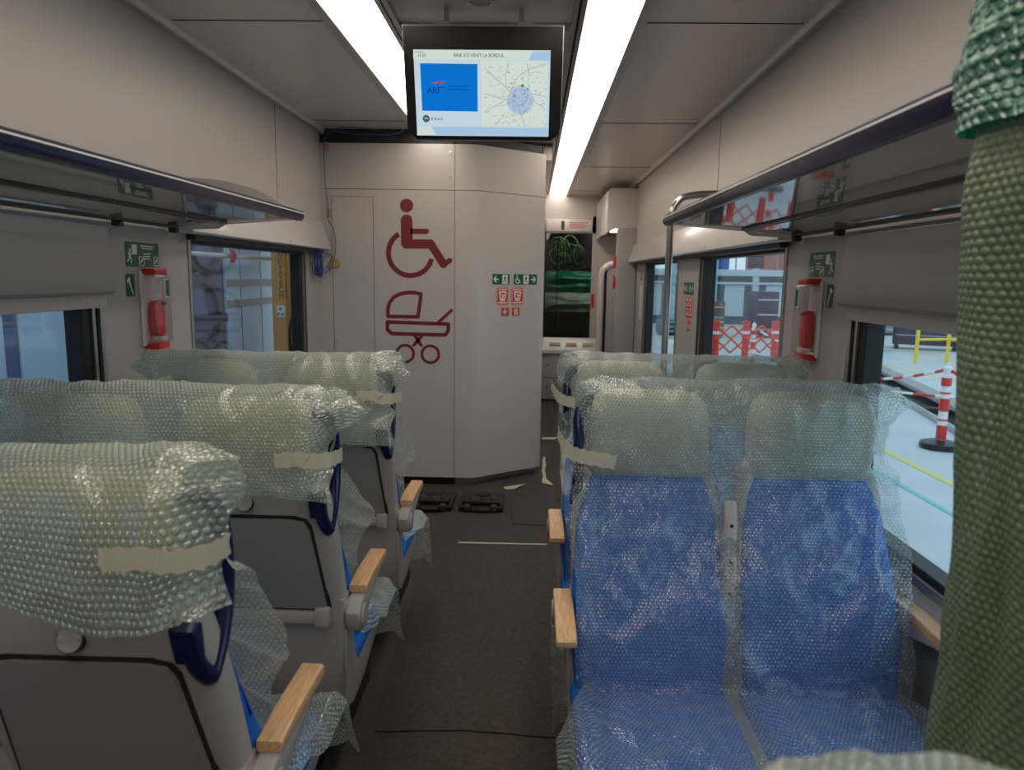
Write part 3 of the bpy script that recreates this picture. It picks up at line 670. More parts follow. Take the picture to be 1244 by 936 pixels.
# ------------------------------------------------ bubble wrap covers
PATH = [(-.200, .96), (-.196, 1.05), (-.190, 1.14), (-.184, 1.21), (-.165, 1.262), (-.125, 1.282), (-.075, 1.280), (-.030, 1.262), (-.012, 1.21), (-.008, 1.12), (-.008, 1.0), (.018, .88), (.078, .74), (.142, .60), (.160, .53), (.195, .482), (.26, .474), (.40, .475), (.49, .474), (.525, .455), (.538, .40), (.545, .30), (.548, .19)]
def cover(x, y, rz, label, seed, m='wrap', hem_rear=.97, ear=.07, hw_top=.475, hw_mid=.515, hw_seat=.505, tapes=(), flap=.18, sides=(1, 1), droop=.0, group='bubble wrap covers on the seats'):
    rnd = random.Random(seed)
    path = smooth_path([(0, a, c) for a, c in PATH], 9)
    path = [p for p in path]
    # cut the hem and the flap
    path = [p for i, p in enumerate(path) if not (p.y < -.17 and p.z < hem_rear) and not (p.y > .5 and p.z < flap)]
    S = [0]
    for a, c in zip(path, path[1:]): S.append(S[-1]+(c-a).length)
    itop = max(range(len(path)), key=lambda i: path[i].z)
    nu = 120; off = Vector((seed*7.3, seed*3.1, seed*1.7))
    nrm = []
    for i in range(len(path)):
        tg = (path[min(i+1, len(path)-1)]-path[max(i-1, 0)]).normalized()
        nrm.append(Vector((0, -tg.z, tg.y)))
    # resample evenly
    n = int(S[-1]/.0115); pts = []; j = 0
    for k in range(n+1):
        s = S[-1]*k/n
        while j < len(S)-2 and S[j+1] < s: j += 1
        f = (s-S[j])/(S[j+1]-S[j]); pts.append((path[j].lerp(path[j+1], f), nrm[j].lerp(nrm[j+1], f).normalized(), s))
    stop = S[itop]
    b = new(); uvl = b.loops.layers.uv.new('UVMap'); G = []
    for k, (p, nv, s) in enumerate(pts):
        front = s > stop; row = []
        z = p.z
        isseat = p.y > .12 and z < .55
        if z > 1.05: hw = hw_top
        elif not isseat:
            f = min(1, (1.05-z)/.16); hw = hw_top+(hw_mid-hw_top)*f
            if z < .84: hw += (.448-hw)*min(1, (.84-z)/.10)
        else: hw = .448+(hw_seat-.448)*min(1, max(0, (p.y-.20)/.14))
        for i in range(nu+1):
            u = -1+2*i/nu; au = abs(u)
            q = p.copy(); sd = 1 if u > 0 else -1
            e = ear*(sides[0] if sd > 0 else sides[1])
            # ear: the bag corner sticks out at the upper sides
            eb = max(0, 1-abs(z-1.235)/.075)**1.1 if z > 1.0 else 0
            hwn = hw + noise.noise(Vector((z*6, sd*5, seed)))*.012
            X = u*hwn
            if au > .86: X += sd*e*eb*((au-.86)/.14)**1.2
            # gather below the ear where the tape holds it
            if z > 1.02 and au > .8: X -= sd*.018*math.exp(-((z-1.12)/.03)**2)*((au-.8)/.2)
            q.x = X
            # close the bag on its sides
            if z > 1.03:
                ymid = -.095
                tt = max(0, (au-.84)/.16); cz = min(1, (z-1.03)/.05)
                q.y += (ymid-q.y)*(tt**1.5)*cz
                q.z -= .012*tt*cz*(1 if z > 1.24 else 0)
            # slack and folds
            amp = .012+.02*max(0, au-.6)
            P3 = Vector((X*3.2, s*2.6, 0))+off
            slack = abs(noise.noise(P3))*amp*1.6
            P4 = Vector((X*9+s*5, s*7-X*4, 3))+off
            slack += (1-abs(noise.noise(P4))*2.2)**2*.008*(.5+au)
            if front and .50 < z < 1.0:
                # long diagonal drape folds over the backrest
                g = math.sin(PI*(1.0-z)/.5)**.7
                slack += g*(.026*(1+noise.noise(Vector((X*4.5+s*2.5, s*1.8, 9))+off))+.026*(1-2.5*abs(noise.noise(Vector((X*6-s*5, s*2.2+X, 4))+off)))+.012*abs(noise.noise(Vector((X*15+s*9, s*5, 4))+off)))
            if seed == 4 and front and .45 < z < 1.0:
                t9 = (1.0-z)/.5; slack += .035*math.exp(-((X+.40-.10*t9)/.014)**2)*math.sin(PI*min(1, t9+.1))+.03*math.exp(-((X-.42-.02*t9)/.03)**2)+.028*math.exp(-((X-.30+.35*t9)/.035)**2)*t9
            if front and isseat: slack += .006*(1-2*abs(noise.noise(Vector((X*5-s*6, s*4, 2))+off)))+.018*abs(noise.noise(Vector((X*8, s*9, 8))+off))
            if s > S[-1]-.25: slack += .02*(noise.noise(Vector((X*7, 2, seed)))+.6)*(s-S[-1]+.25)/.25
            cr = noise.noise(Vector((X*26, s*26, seed))+off)*.0035*(1.6 if au > .8 else .6)
            q += nv*(slack+cr)
            if z > 1.0 and au > .72:
                c2 = ((au-.72)/.28)
                q += Vector((noise.noise(Vector((X*18, s*18, 1+seed))), noise.noise(Vector((X*16, s*16, 5+seed))), noise.noise(Vector((X*17, s*17, 9+seed)))))*.022*c2
            # sides hang free and sag a little over the seat edge
            if isseat and au > .93: q.z -= (au-.93)*1.3*(.5+droop); q.x -= sd*(au-.93)*.1
            if s > S[-1]-.25 and au > .7: q.y += .05*(au-.7)/.3*(s-S[-1]+.25)/.25
            if seed == 1 and s < .14 and u > .1: q.z -= .055*(1-s/.14)*min(1, (u-.1)/.5)
            if k == 0: q.z += .018*noise.noise(Vector((X*5, seed, 0)))
            row.append((b.verts.new(q), u*hwn))
        G.append((row, s))
    for k in range(len(G)-1):
        r0, s0 = G[k]; r1, s1 = G[k+1]
        for i in range(nu):
            f = b.faces.new((r0[i][0], r0[i+1][0], r1[i+1][0], r1[i][0]))
            for lp, (uu, vv) in zip(f.loops, ((r0[i][1], s0), (r0[i+1][1], s0), (r1[i+1][1], s1), (r1[i][1], s1))): lp[uvl].uv = (uu+5, vv+5)
    o = obj('bubble_wrap_cover', b, m, smooth='all', loc=(x, y, 0)); o.rotation_euler = (0, 0, rz)
    tag(o, label, 'bubble wrap', group)
    for tp in tapes:
        # a strip of masking tape given by 3D points (local) and a width, lying just outside the film
        pp, wd = tp
        pp = smooth_path(pp, 8); b = new(); rows = []
        for i, p in enumerate(pp):
            tg = (pp[min(i+1, len(pp)-1)]-pp[max(i-1, 0)]).normalized(); up = Vector((0, 0, 1)); up = (up-tg*up.dot(tg)).normalized()
            wv = wd*(.9+.25*math.sin(i*1.7+seed)*.4); nn_ = tg.cross(up)*.003*math.sin(i*2.1+seed)
            rows.append([b.verts.new(p+up*wv*(f-.5)+nn_*(1 if f == .5 else -.5)) for f in (0, .5, 1)])
        for a, c in zip(rows, rows[1:]):
            for j in range(2): b.faces.new((a[j], a[j+1], c[j+1], c[j]))
        obj('masking_tape', b, 'tape', o, 'all')
    return o
# tape paths: along the rear near the aisle corner, round the side
def rear_tape(z=1.135, x0=.29, x1=.505, y=-.222, dz=.0): return ([(x0, y, z+dz), (x0+.07, y-.004, z+.006+dz*.5), (x1-.06, y, z), (x1-.01, y+.03, z), (x1, y+.09, z-.002)], .042)
cover(LX, 1.235, 0, 'crumpled pale green bubble wrap cover over the nearest left seat', 1, tapes=[rear_tape(1.15, .33, .49)], ear=.045, hem_rear=1.075, hw_top=.465, flap=.26)
cover(LX, 1.945, 0, 'pale green bubble wrap cover over the middle left seat, pointed corner towards the aisle', 2, tapes=[rear_tape(1.12, .34, .485), ([(-.47, -.215, 1.15), (-.42, -.228, 1.15), (-.36, -.222, 1.155)], .045)], ear=.085, hem_rear=1.015, hw_top=.465, flap=.24)
cover(LX, 2.745, 0, 'pale green bubble wrap cover over the farthest left seat before the partition', 3, tapes=[rear_tape(1.14, .35, .495, dz=.012), ([(-.42, -.215, 1.17), (-.36, -.228, 1.185), (-.31, -.225, 1.20)], .035)], ear=.06, hem_rear=.965, hw_top=.465, flap=.20)
def front_tape(z=1.09): return ([(.500, -.09, z+.04), (.488, -.02, z+.02), (.46, .012, z), (.41, .022, z-.01), (.34, .020, z-.022)], .045)
cover(RX, 2.00, PI, 'clear bubble wrap cover over the nearest blue seat facing the viewer', 4, m='wrapclear', tapes=[front_tape()], ear=.07, sides=(.15, 1), hem_rear=.9, hw_top=.455, hw_mid=.468, hw_seat=.51, flap=.10)
cover(RX, 2.72, PI, 'bubble wrap cover over the farther right seat, behind the nearest blue one', 5, m='wrapclear', tapes=[front_tape(1.12)], ear=.03, sides=(.2, .4), hem_rear=.9, hw_top=.47, hw_mid=.47, flap=.15)
cover(RX+.02, .468, 0, 'out of focus bubble wrap over the seat top at the lower right corner', 6, ear=.02, hw_top=.46, flap=.3, group=None)

# bubble wrap bundle hanging from the right rack
def hanging(x, y, z1, z0, label, sc=1.0):
    nu, nv = 110, 90; b = new(); uvl = b.loops.layers.uv.new('UVMap'); G = []
    for k in range(nv+1):
        v = k/nv; row = []
        for i in range(nu+1):
            u = i/nu; a = u*1.55*PI*2
            z = z1+(z0-z1)*v
            r = sc*(.105+.030*noise.noise(Vector((u*7, z*1.7, 3)))+.016*math.sin(a*3.2+v*1.2)+.012*(1-2*abs(noise.noise(Vector((u*22, v*4+u*3, 5))))))
            px = x+.07*u+math.cos(a)*r*.75+.006*noise.noise(Vector((u*30, v*16, 1)))
            py = y+math.sin(a)*r+.02*noise.noise(Vector((u*8, v*3, 7)))
            row.append((b.verts.new((px-.0, py, z+.01*noise.noise(Vector((u*9, v*9, 2))))), u*1.1, v*(z1-z0)))
        G.append(row)
    for k in range(nv):
        for i in range(nu):
            q = (G[k][i], G[k][i+1], G[k+1][i+1], G[k+1][i]); f = b.faces.new([c[0] for c in q])
            for lp, c in zip(f.loops, q): lp[uvl].uv = (c[1]+3, c[2]+3)
    return b
o = obj('bubble_wrap_bundle', hanging(.818, .84, 2.10, .52, ''), 'wrapgreen', smooth='all')
tag(o, 'blurred green bubble wrap bundle hanging down along the right edge of the picture', 'bubble wrap')
b = hanging(.806, .838, 2.11, 1.765, '', 1.10); e_ = obj('emerald_top', b, 'emerald', o, 'all', label='emerald green end of the wrap at the rack')

# ================================================================== SCREEN
t = thing('hanging_screen', 'black passenger information screen hanging from the ceiling, lit blue and white', 'screen', mw=face_mat((.003, 3.06, 2.34), (0, -.957, -.29)))
W2, H2 = .316, .212
b = new(); prism(b, [(-W2, H2), (-W2, -H2+.05), (-W2+.012, -H2+.018), (-W2+.04, -H2), (W2-.04, -H2), (W2-.012, -H2+.018), (W2, -H2+.05), (W2, H2)], 'z', -.02, 0, .004); obj('bezel', b, 'black', t, True)
b = new(); prism(b, [(-W2-.003, H2+.006), (-W2-.003, -H2+.045), (-W2+.035, -H2-.008), (W2-.035, -H2-.008), (W2+.003, -H2+.045), (W2+.003, H2+.006)], 'z', -.075, -.018, .006); obj('housing', b, 'shell', t, True)
for sx in (-1, 1):
    b = new(); prism(b, [(sx*.12, H2), (sx*.24, H2), (sx*.15, H2+.022)], 'z', -.06, -.03); prism(b, [(sx*.14, H2-.1), (sx*.16, H2-.1), (sx*.16, H2+.12), (sx*.14, H2+.12)], 'z', -.12, -.076, .004); obj('mounting_arm', b, 'shell', t, True)
b = new(); f_arc(b, 0, .17, .011, .008, 0, 360, 0, .001); obj('camera_ring', b, 'darkgrey', t)
b = new(); f_disc(b, 0, .17, .008, 0, .0008); obj('camera_lens', b, 'groove', t)
b = new(); box(b, -.24, -.215, -H2-.014, -H2-.004, -.05, -.03); obj('lock_tab', b, 'signwhite', t)
M['scr'] = emis('screen_pale_blue', (205, 226, 238), .85)
M['scr2'] = emis('screen_band', (176, 208, 238), .85); M['scr3'] = emis('screen_cream', (222, 234, 226), .85)
M['scrb'] = emis('screen_blue', (10, 118, 214), .9); M['scrt'] = emis('screen_text', (44, 52, 66), .6)
M['scrl'] = emis('screen_map_line', (96, 108, 128), .7); M['scrc'] = emis('screen_city', (184, 204, 232), .85)
M['scrn'] = emis('screen_navy', (14, 48, 128), .8); M['scrr'] = emis('screen_orange', (190, 82, 60), .8); M['scrg'] = emis('screen_green', (40, 150, 90), .8)
SX0, SX1, SY0, SY1 = -.276, .268, -.196, .128
b = new(); f_rect(b, SX0, SY0, SX1, SY1, .0005, .001); sc = obj('display', b, 'scr', t)
def su(cx, cy):  # from crop coordinates of the screen in the photograph (124..1097, 226..810)
    return (SX0+(cx-124-(cy-226)*.05)/(973-(cy-226)*.078)*(SX1-SX0), SY1+(cy-226)/(583)*(SY0-SY1))
b = new(); f_poly(b, [su(124, 226), su(124, 288), su(940, 290), su(968, 232), su(968, 226)], .001, .0013); f_poly(b, [su(150, 745), su(250, 745), su(285, 800), su(152, 808)], .001, .0013); obj('cream_band', b, 'scr3', sc)
b = new(); f_poly(b, [su(255, 745), su(1080, 748), su(1079, 806), su(285, 803)], .001, .0013); f_poly(b, [su(970, 236), su(1096, 236), su(1094, 292), su(944, 292)], .001, .0013); obj('blue_band', b, 'scr2', sc)
b = new(); f_poly(b, [su(168, 308), su(585, 313), su(587, 642), su(186, 640)], .001, .0012); f_rect(b, *su(610, 740), *su(1078, 297), .001, .0012); obj('white_panel', b, 'scr3', sc)
b = new(); f_poly(b, [su(172, 315), su(580, 318), su(582, 638), su(188, 636)], .0013, .0016); ad = obj('blue_panel', b, 'scrb', sc)
x, y = su(590, 262); text('heading', 'BINE AȚI VENIT LA BORDUL', .0185, 'scrt', sc, (su(590, 262)[0], y, .0016), 'CENTER', .86)
x, y = su(155, 265); text('clock', '15:29', .015, 'scrt', sc, (x, y, .0016))
x, y = su(137, 242); text('date_text', '22.05.2024', .008, 'scrl', sc, (x, y, .0016))
x, y = su(252, 692); text('speed_text', '0 Km/h', .016, 'scrt', sc, (x, y, .0016))
b = new(); f_disc(b, *su(216, 690), .0145, .0013, .0016); di = obj('speed_icon', b, 'scrl', sc)
b = new(); x, y = su(216, 690); f_arc(b, x, y-.002, .006, .0035, 0, 180, .0016, .0019, 12); obj('speed_dial', b, 'scr3', sc)
x, y = su(222, 497); text('logo_letters', 'ARF', .034, 'scrn', sc, (x, y, .0018), sx=.95)
b = new(); f_poly(b, [su(245, 442), su(348, 432), su(318, 466), su(322, 446)], .0017, .002); f_stroke(b, [su(262, 450), su(320, 444)], .0015, .0017, .002); obj('logo_swoosh', b, 'scrr', sc)
b = new(); f_stroke(b, [su(320, 474), su(346, 474)], .003, .0017, .002, cap=False); obj('logo_bar', b, 'scrn', sc)
x, y = su(370, 468); text('logo_text', 'AUTORITATEA PENTRU', .0085, 'scrn', sc, (x, y, .0018)); x, y = su(370, 489); text('logo_text', 'REFORMĂ FEROVIARĂ', .0085, 'scrn', sc, (x, y, .0018))
b = new(); cx, cy = su(882, 558); R = .054; f_disc(b, cx, cy, R*.93, .0014, .0016); obj('map_city_area', b, 'scrc', sc)
b = new(); rm = random.Random(5); f_arc(b, cx, cy, R, R-.0012, 0, 360, .0017, .0019)
f_arc(b, cx, cy+.012, R*.55, R*.55-.0008, 0, 360, .0017, .0019)
def roadl(pl_, wd=.0012):
    pts = [su(*p) for p in pl_]; f_stroke(b, pts, wd, .0017, .0019, cap=False)
for rl in ([(625, 340), (700, 400), (790, 480), (842, 520)], [(797, 308), (778, 400), (785, 470)], [(1065, 312), (945, 350), (865, 400), (815, 490)], [(930, 312), (943, 360), (938, 440), (950, 470)], [(1060, 530), (975, 515)], [(630, 640), (720, 590), (780, 555)], [(630, 515), (700, 535), (780, 552)], [(873, 620), (900, 690), (915, 738)], [(1058, 630), (1040, 600), (1000, 580), (975, 560)], [(770, 655), (740, 690), (705, 730)]): roadl(rl)
for _ in range(150):
    a, c = rm.uniform(625, 1060), rm.uniform(310, 735); l = rm.uniform(6, 26); q = rm.uniform(-.5, .5)
    roadl([(a, c), (min(1070, a+l), c+l*q)], .0009)
for _ in range(45):
    a = rm.uniform(0, 2*PI); r1 = rm.uniform(0, R); r2 = r1*rm.uniform(.6, .95); a2 = a+rm.uniform(-.3, .3)
    f_stroke(b, [(cx+r1*math.cos(a), cy+r1*math.sin(a)), (cx+r2*math.cos(a2), cy+r2*math.sin(a2))], .0009, .0017, .0019, cap=False)
obj('map_lines', b, 'scrl', sc)
b = new(); f_rect(b, *su(888, 468), *su(908, 450), .0019, .0021); f_poly(b, [su(928, 485), su(935, 470), su(943, 488)], .0019, .0021); obj('map_green_marker', b, 'scrg', sc)
b = new(); f_disc(b, *su(842, 528), .008, .0020, .0022); mk = obj('map_position_marker', b, 'scr3', sc)
b = new(); f_arc(b, *su(842, 528), .0065, .004, 0, 360, .0022, .0024, 16); f_disc(b, *su(842, 528), .002, .0022, .0024); obj('marker_ring', b, 'scrt', mk)

# ================================================================== CABLES
def cable(pts, r, name, label, cat='cable', m='cable', group=None):
    b = new(); tube(b, smooth_path(pts, 6), r*.8, 6); return tag(obj(name, b, m, smooth='all'), label, cat, group)
rc = random.Random(3)
c_ = cable([(-1.28, 5.28, 2.50), (-1.285, 5.29, 2.40), (-1.278, 5.29, 2.2), (-1.265, 5.29, 2.08), (-1.262, 5.295, 2.0), (-1.265, 5.30, 1.955), (-1.23, 5.298, 1.90), (-1.215, 5.298, 1.80), (-1.225, 5.298, 1.70), (-1.26, 5.295, 1.61), (-1.30, 5.24, 1.585), (-1.335, 5.15, 1.60)], .0035, 'blue_cable', 'thin blue cable taped down the corner left of the access hatch')
for (x, y, z, rot) in ((-1.262, 5.306, 2.01, 0), (-1.27, 5.306, 2.47, 0)):
    b = new(); box(b, -.018, .018, -.001, .001, -.032, .032); o = obj('kraft_tape', b, 'kraft', c_); o.location = (x, y-.003, z)
b = new(); prism(b, [(-1.275, 1.625), (-1.185, 1.625), (-1.205, 1.685), (-1.255, 1.685)], 'y', 5.300, 5.304); obj('kraft_tape', b, 'kraft', c_)
cable([(-1.28, 5.27, 2.50), (-1.20, 5.22, 2.56), (-1.05, 5.2, 2.54), (-.9, 5.1, 2.52), (-.7, 4.95, 2.50), (-.5, 4.6, 2.53), (-.35, 4.2, 2.56)], .004, 'blue_cable', 'blue cable drooping along the ceiling towards the screen')
cable([(-1.28, 5.27, 2.52), (-1.15, 5.22, 2.585), (-.95, 5.2, 2.575), (-.8, 5.25, 2.56)], .003, 'blue_cable', 'short thin blue cable high in the left ceiling corner')
b = new()
for k in range(13):
    cz = 1.655+rc.uniform(-.012, .012); cy = 5.13+rc.uniform(-.02, .02); ry = rc.uniform(.035, .062); rz_ = rc.uniform(.07, .105); X = -1.30+rc.uniform(-.012, .02)
    tube(b, [(X+.01*math.sin(a*PI/12+k), cy+ry*math.cos(a*PI/12), cz+rz_*math.sin(a*PI/12)) for a in range(25)], .003, 5, False)
tag(obj('cable_coil', b, 'cable', smooth='all'), 'coil of thin blue cable hanging under the left valance end', 'cable')
cable([(-1.30, 5.13, 1.73), (-1.26, 5.24, 1.72), (-1.24, 5.28, 1.69), (-1.27, 5.22, 1.62), (-1.30, 5.14, 1.57)], .0035, 'blue_cable', 'loose loop of blue cable between the coil and the hatch')

# ================================================================== FLOOR THINGS
def sheet(name, pts, z, th, m, label, cat, jit=.004, seed=0):
    b = new(); r = random.Random(seed); out = []
    n = len(pts)
    for i in range(n):
        a, c = pts[i], pts[(i+1) % n]; L = math.hypot(c[0]-a[0], c[1]-a[1]); k = max(1, int(L/.06))
        for j in range(k): out.append((a[0]+(c[0]-a[0])*j/k+r.uniform(-jit, jit), a[1]+(c[1]-a[1])*j/k+r.uniform(-jit, jit)))
    prism(b, out, 'z', z, z+th); return tag(obj(name, b, m), label, cat)
sheet('floor_mat', [(-.30, 2.30), (.0, 2.325), (.36, 2.295), (.37, 4.40), (.36, 5.0), (-.36, 5.0), (-.36, 3.6)], .001, .005, 'mat', 'dark felt floor covering running up the aisle to the partition', 'mat', .0025, 1)
sheet('floor_mat', [(-.36, 0), (.36, 0), (.37, 2.280), (.0, 2.308), (-.32, 2.288)], .001, .005, 'mat', 'dark felt floor covering piece nearest the viewer in the aisle', 'mat', .0025, 2)
sheet('floor_mat', [(.12, 4.46), (.37, 4.44), (.37, 5.44), (.28, 5.62), (.08, 5.10)], .007, .004, 'mat', 'small cut piece of dark mat overlapping beside the angled panel', 'mat', .004, 3)
sheet('floor_mat', [(.42, 5.0), (.95, 5.0), (.95, 8.9), (.40, 8.9)], .001, .005, 'mat', 'dark floor covering beyond the partition in the far aisle', 'mat', .004, 4)
sheet('floor_tape', [(-.195, 4.105), (.33, 4.112), (.33, 4.128), (-.195, 4.122)], .0065, .001, 'paper', 'thin pale tape line across the aisle floor', 'tape', .001, 5)
sheet('torn_paper', [(.04, 5.20), (.11, 5.23), (.20, 5.36), (.10, 5.30), (.03, 5.26)], .008, .004, 'paper', 'torn pale scrap at the foot of the angled panel', 'scrap', .01, 6)
sheet('torn_paper', [(.325, 5.40), (.40, 5.34), (.36, 5.50), (.345, 5.8), (.36, 6.2), (.335, 6.2), (.32, 5.7)], .010, .004, 'paper', 'ragged pale strip running along the panel corner into the far aisle', 'scrap', .008, 7)
sheet('torn_paper', [(.335, 6.9), (.46, 6.92), (.50, 7.02), (.34, 6.99)], .008, .004, 'paper', 'pale scrap on the far aisle floor', 'scrap', .01, 8)
def block(x0, label):
    t = thing('black_plastic_case', label, 'plastic block', (x0, 4.86, 0.006), group=None)
    w_ = .30
    b = new(); box(b, 0, w_, -.18, .16, 0, .035, .008); obj('base_plate', b, 'black', t, True)
    b = new(); box(b, .02, w_-.02, -.14, -.02, .034, .062, .008); box(b, .10, w_-.10, .02, .12, .034, .055, .006)
    obj('raised_deck', b, 'black', t, True)
    for k in (0, 1):
        b = new(); xx = .04+k*(w_-.08-.04); box(b, xx, xx+.04, -.20, -.15, .01, .05, .005); obj('foot_lug', b, 'darkgrey', t, True)
    b = new(); box(b, .09, w_-.09, -.205, -.185, .012, .03, .004); obj('front_handle', b, 'darkgrey', t, True)
    for k in range(3):
        b = new(); box(b, .06+k*.075, .085+k*.075, -.10, -.06, .061, .068, .003); obj('stud', b, 'groove', t)
block(-.60, 'black plastic block on the floor under the partition, left of the pair')
block(-.255, 'black plastic block on the floor at the angled panel, right of the pair')

# ================================================================== FAR END
YE = 9.4
b = new(); box(b, .27, 1.0, YE, YE+.05, 2.13, 2.34); box(b, .27, 1.44, YE, YE+.05, 2.34, 2.62); box(b, .96, 1.44, YE, YE+.05, 0, 2.34); box(b, .27, 1.0, YE, YE+.05, 0, .80); box(b, .27, .36, YE, YE+.05, .8, 2.2)
we = struct('wall_end', b, 'wall')
b = new(); box(b, .372, .955, YE-.03, YE, 2.145, 2.30, .01); ht = tag(obj('header_panel', b, 'white', smooth=True), 'white header panel with tiny notice above the dark far window', 'panel')
b = new(); 
for k in range(4): box(b, .66, .90-(k % 2)*.05, YE-.032, YE-.030, 2.255-k*.02, 2.262-k*.02)
obj('notice_text', b, 'red', ht)
b = new(); box(b, .56, .60, YE-.032, YE-.030, 2.17, 2.28); obj('notice_icon', b, 'darkgrey', ht)
b = new(); box(b, .36, .962, YE+.01, YE+.02, .80, 2.14); gl = struct('window_6', b, 'darkglass')
b = new(); box(b, .36, .375, YE-.02, YE+.03, .8, 2.14); box(b, .52, .528, YE+.02, YE+.03, .8, 2.14); struct('mullion', b, 'black', gl)
# dark room behind the glass
b = new(); box(b, .2, 1.6, 11.6, 11.65, 0, 2.7); box(b, .2, 1.6, YE+.06, 11.6, -.05, 0); box(b, .2, 1.6, YE+.06, 11.6, 2.6, 2.65); box(b, .2, .24, YE+.06, 11.6, 0, 2.6); box(b, 1.56, 1.6, YE+.06, 11.6, 0, 2.6)
M['cab'] = mat('dark_cab', (84, 74, 66), .7)
M['cabl'] = mat('green_wire', (120, 150, 96), .6)
struct('wall_cab', b, 'cab')
def blob(x0, x1, y0, y1, z0, z1, m, name, label, cat, seed):
    b = new(); uvl = b.loops.layers.uv.new('UVMap'); nu, nv = 24, 20; G = []
    for k in range(nv+1):
        v = k/nv; row = []
        for i in range(nu+1):
            u = i/nu; z = z0+(z1-z0)*v
            bulge = math.sin(PI*v)*.06
            row.append((b.verts.new((x0+(x1-x0)*u, y0-bulge+.04*noise.noise(Vector((u*4, v*4, seed)))+(y1-y0)*v*.3, z+.02*noise.noise(Vector((u*3, v*2, seed))))), u*(x1-x0), v*(z1-z0)))
        G.append(row)
    for k in range(nv):
        for i in range(nu):
            q = (G[k][i], G[k][i+1], G[k+1][i+1], G[k+1][i]); f = b.faces.new([c[0] for c in q])
            for lp, c in zip(f.loops, q): lp[uvl].uv = (c[1]+3, c[2]+3)
    return tag(obj(name, b, m, smooth='all'), label, cat)
M['emeraldsolid'] = mat('emerald_sheet', (10, 122, 88), .3, bump=.6, bscale=70)
M['paleshade'] = mat('pale_sheet', (190, 198, 176), .4, bump=.6, bscale=70)
blob(.30, 1.25, 10.3, 10.6, 1.38, 1.66, 'emeraldsolid', 'wrapped_shelf', 'emerald wrap bundle seen through the dark far window', 'bubble wrap', 1)
blob(.32, 1.25, 10.2, 10.5, 1.10, 1.36, 'paleshade', 'wrapped_seat_top', 'pale wrapped seat top below the emerald bundle in the far window', 'bubble wrap', 2)
b = new(); rg = random.Random(8)
for k in range(14):
    cx, cz = rg.uniform(.50, .85), rg.uniform(1.75, 2.0); rr = rg.uniform(.10, .22)
    tube(b, [(cx+rr*.6*math.cos(a*PI/8), 10.0+.05*math.sin(a+k), cz+rr*math.sin(a*PI/8)) for a in range(int(rg.uniform(8, 16)))], .008, 5)
tag(obj('wire_bundle', b, 'cabl', smooth='all'), 'tangle of pale green wires behind the dark far window', 'wires')
lt = bpy.data.lights.new('cab_area_light', 'AREA'); lt.energy = 14; lt.size = .5; lt.color = (1, .96, .85); lo = link('cab_area_light', lt); lo.location = (.9, 9.9, 2.55); lo['label'] = 'x'  # plain area light, no fixture modelled, above the things behind the far glass
del lo['label']
# counter
t = thing('counter_cabinet', 'low white counter cabinet with three buttons under the dark far window', 'cabinet', (.72, 9.2, 0))
b = new(); box(b, -.41, .30, 0, .18, .02, .60, .006); obj('body', b, 'wallgrey', t, True)
b = new(); prism(b, [(-.02, .60), (-.05, .62), (-.05, .66), (.12, .74), (.19, .80), (.19, .60)], 'x', -.42, .34, .01, 3); tp_ = obj('counter_top', b, 'white', t, True)
for k, mm in enumerate(('shelldk', 'kraft', 'wallgrey')):
    b = new(); prism(b, [(.03, .707), (.09, .735), (.09, .745), (.03, .717)], 'x', -.28+k*.21, -.14+k*.21); obj('button', b, mm, tp_)
b = new(); box(b, -.40, .29, -.006, 0, .30, .305); obj('drawer_seam', b, 'groove', t)
for z in (.46, .18):
    b = new(); tube(b, [(-.30, .0, z), (-.30, -.02, z)], .012, 10); obj('lock_knob', b, 'darkgrey', t, True)
# overhead box and pillar
t = thing('overhead_box', 'white overhead box with small lights below at the far right corner', 'cabinet', (1.0, 8.0, 2.05))
b = new(); prism(b, [(.03, .48), (.33, .48), (.33, .06), (.08, .06), (.0, .0), (0, .44)], 'y', 0, 1.38, .01, 3); obj('body', b, 'white', t, True)
b = new(); box(b, -.002, .004, .35, .36, .06, .42); box(b, -.002, .004, .72, .73, .06, .42); obj('flap_seam', b, 'groove', t)
for k in range(2):
    b = new(); box(b, .09, .24, .05+k*.3, .24+k*.3, .045, .062, .006); obj('spot_lamp', b, M['lamp'], t)
b = new(); box(b, 1.12, 1.34, 8.0, 8.12, 0, 2.12, .02, 3); pp = tag(obj('end_pillar', b, 'wallgrey', smooth=True), 'grey pillar under the white overhead box at the far right', 'pillar')
t = thing('door_recess_frame', 'white door frame with curved top and dark navy edge beyond the pillar', 'door frame', (1.0, 8.7, 0))
b = new(); tube(b, smooth_path([(.05, 0, .0), (.03, 0, .4), (.02, 0, .75), (.02, 0, 1.5), (.05, 0, 1.68), (.16, 0, 1.75)], 5), .035, 8); obj('curved_frame', b, 'white', t, True)
b = new(); box(b, .06, .09, -.01, .02, .55, 1.68, .006); obj('navy_edge', b, 'navy', t)
b = new(); box(b, .09, .2, 0, .03, .55, 1.7); obj('leaf', b, 'wallgrey', t)
for (x, y, z, lab) in ((1.106, 8.06, 1.74, 'upper'), (1.106, 8.06, 1.52, 'lower')):
    b = new(); prism(b, [(-.015, -.06), (.02, -.05), (.02, .06), (-.008, .09)], 'y', -.03, .03, .006); o = obj('red_handle', b, 'redpl', smooth=True, loc=(x, y, z)); tag(o, 'red emergency handle beside the far door, %s of the two' % lab, 'handle')
b = new(); box(b, -.02, .02, -.004, .004, -.09, .09); tag(obj('sign', b, 'red', loc=(.985, 9.39, 1.28)), 'narrow red notice beside the far dark window', 'sign')

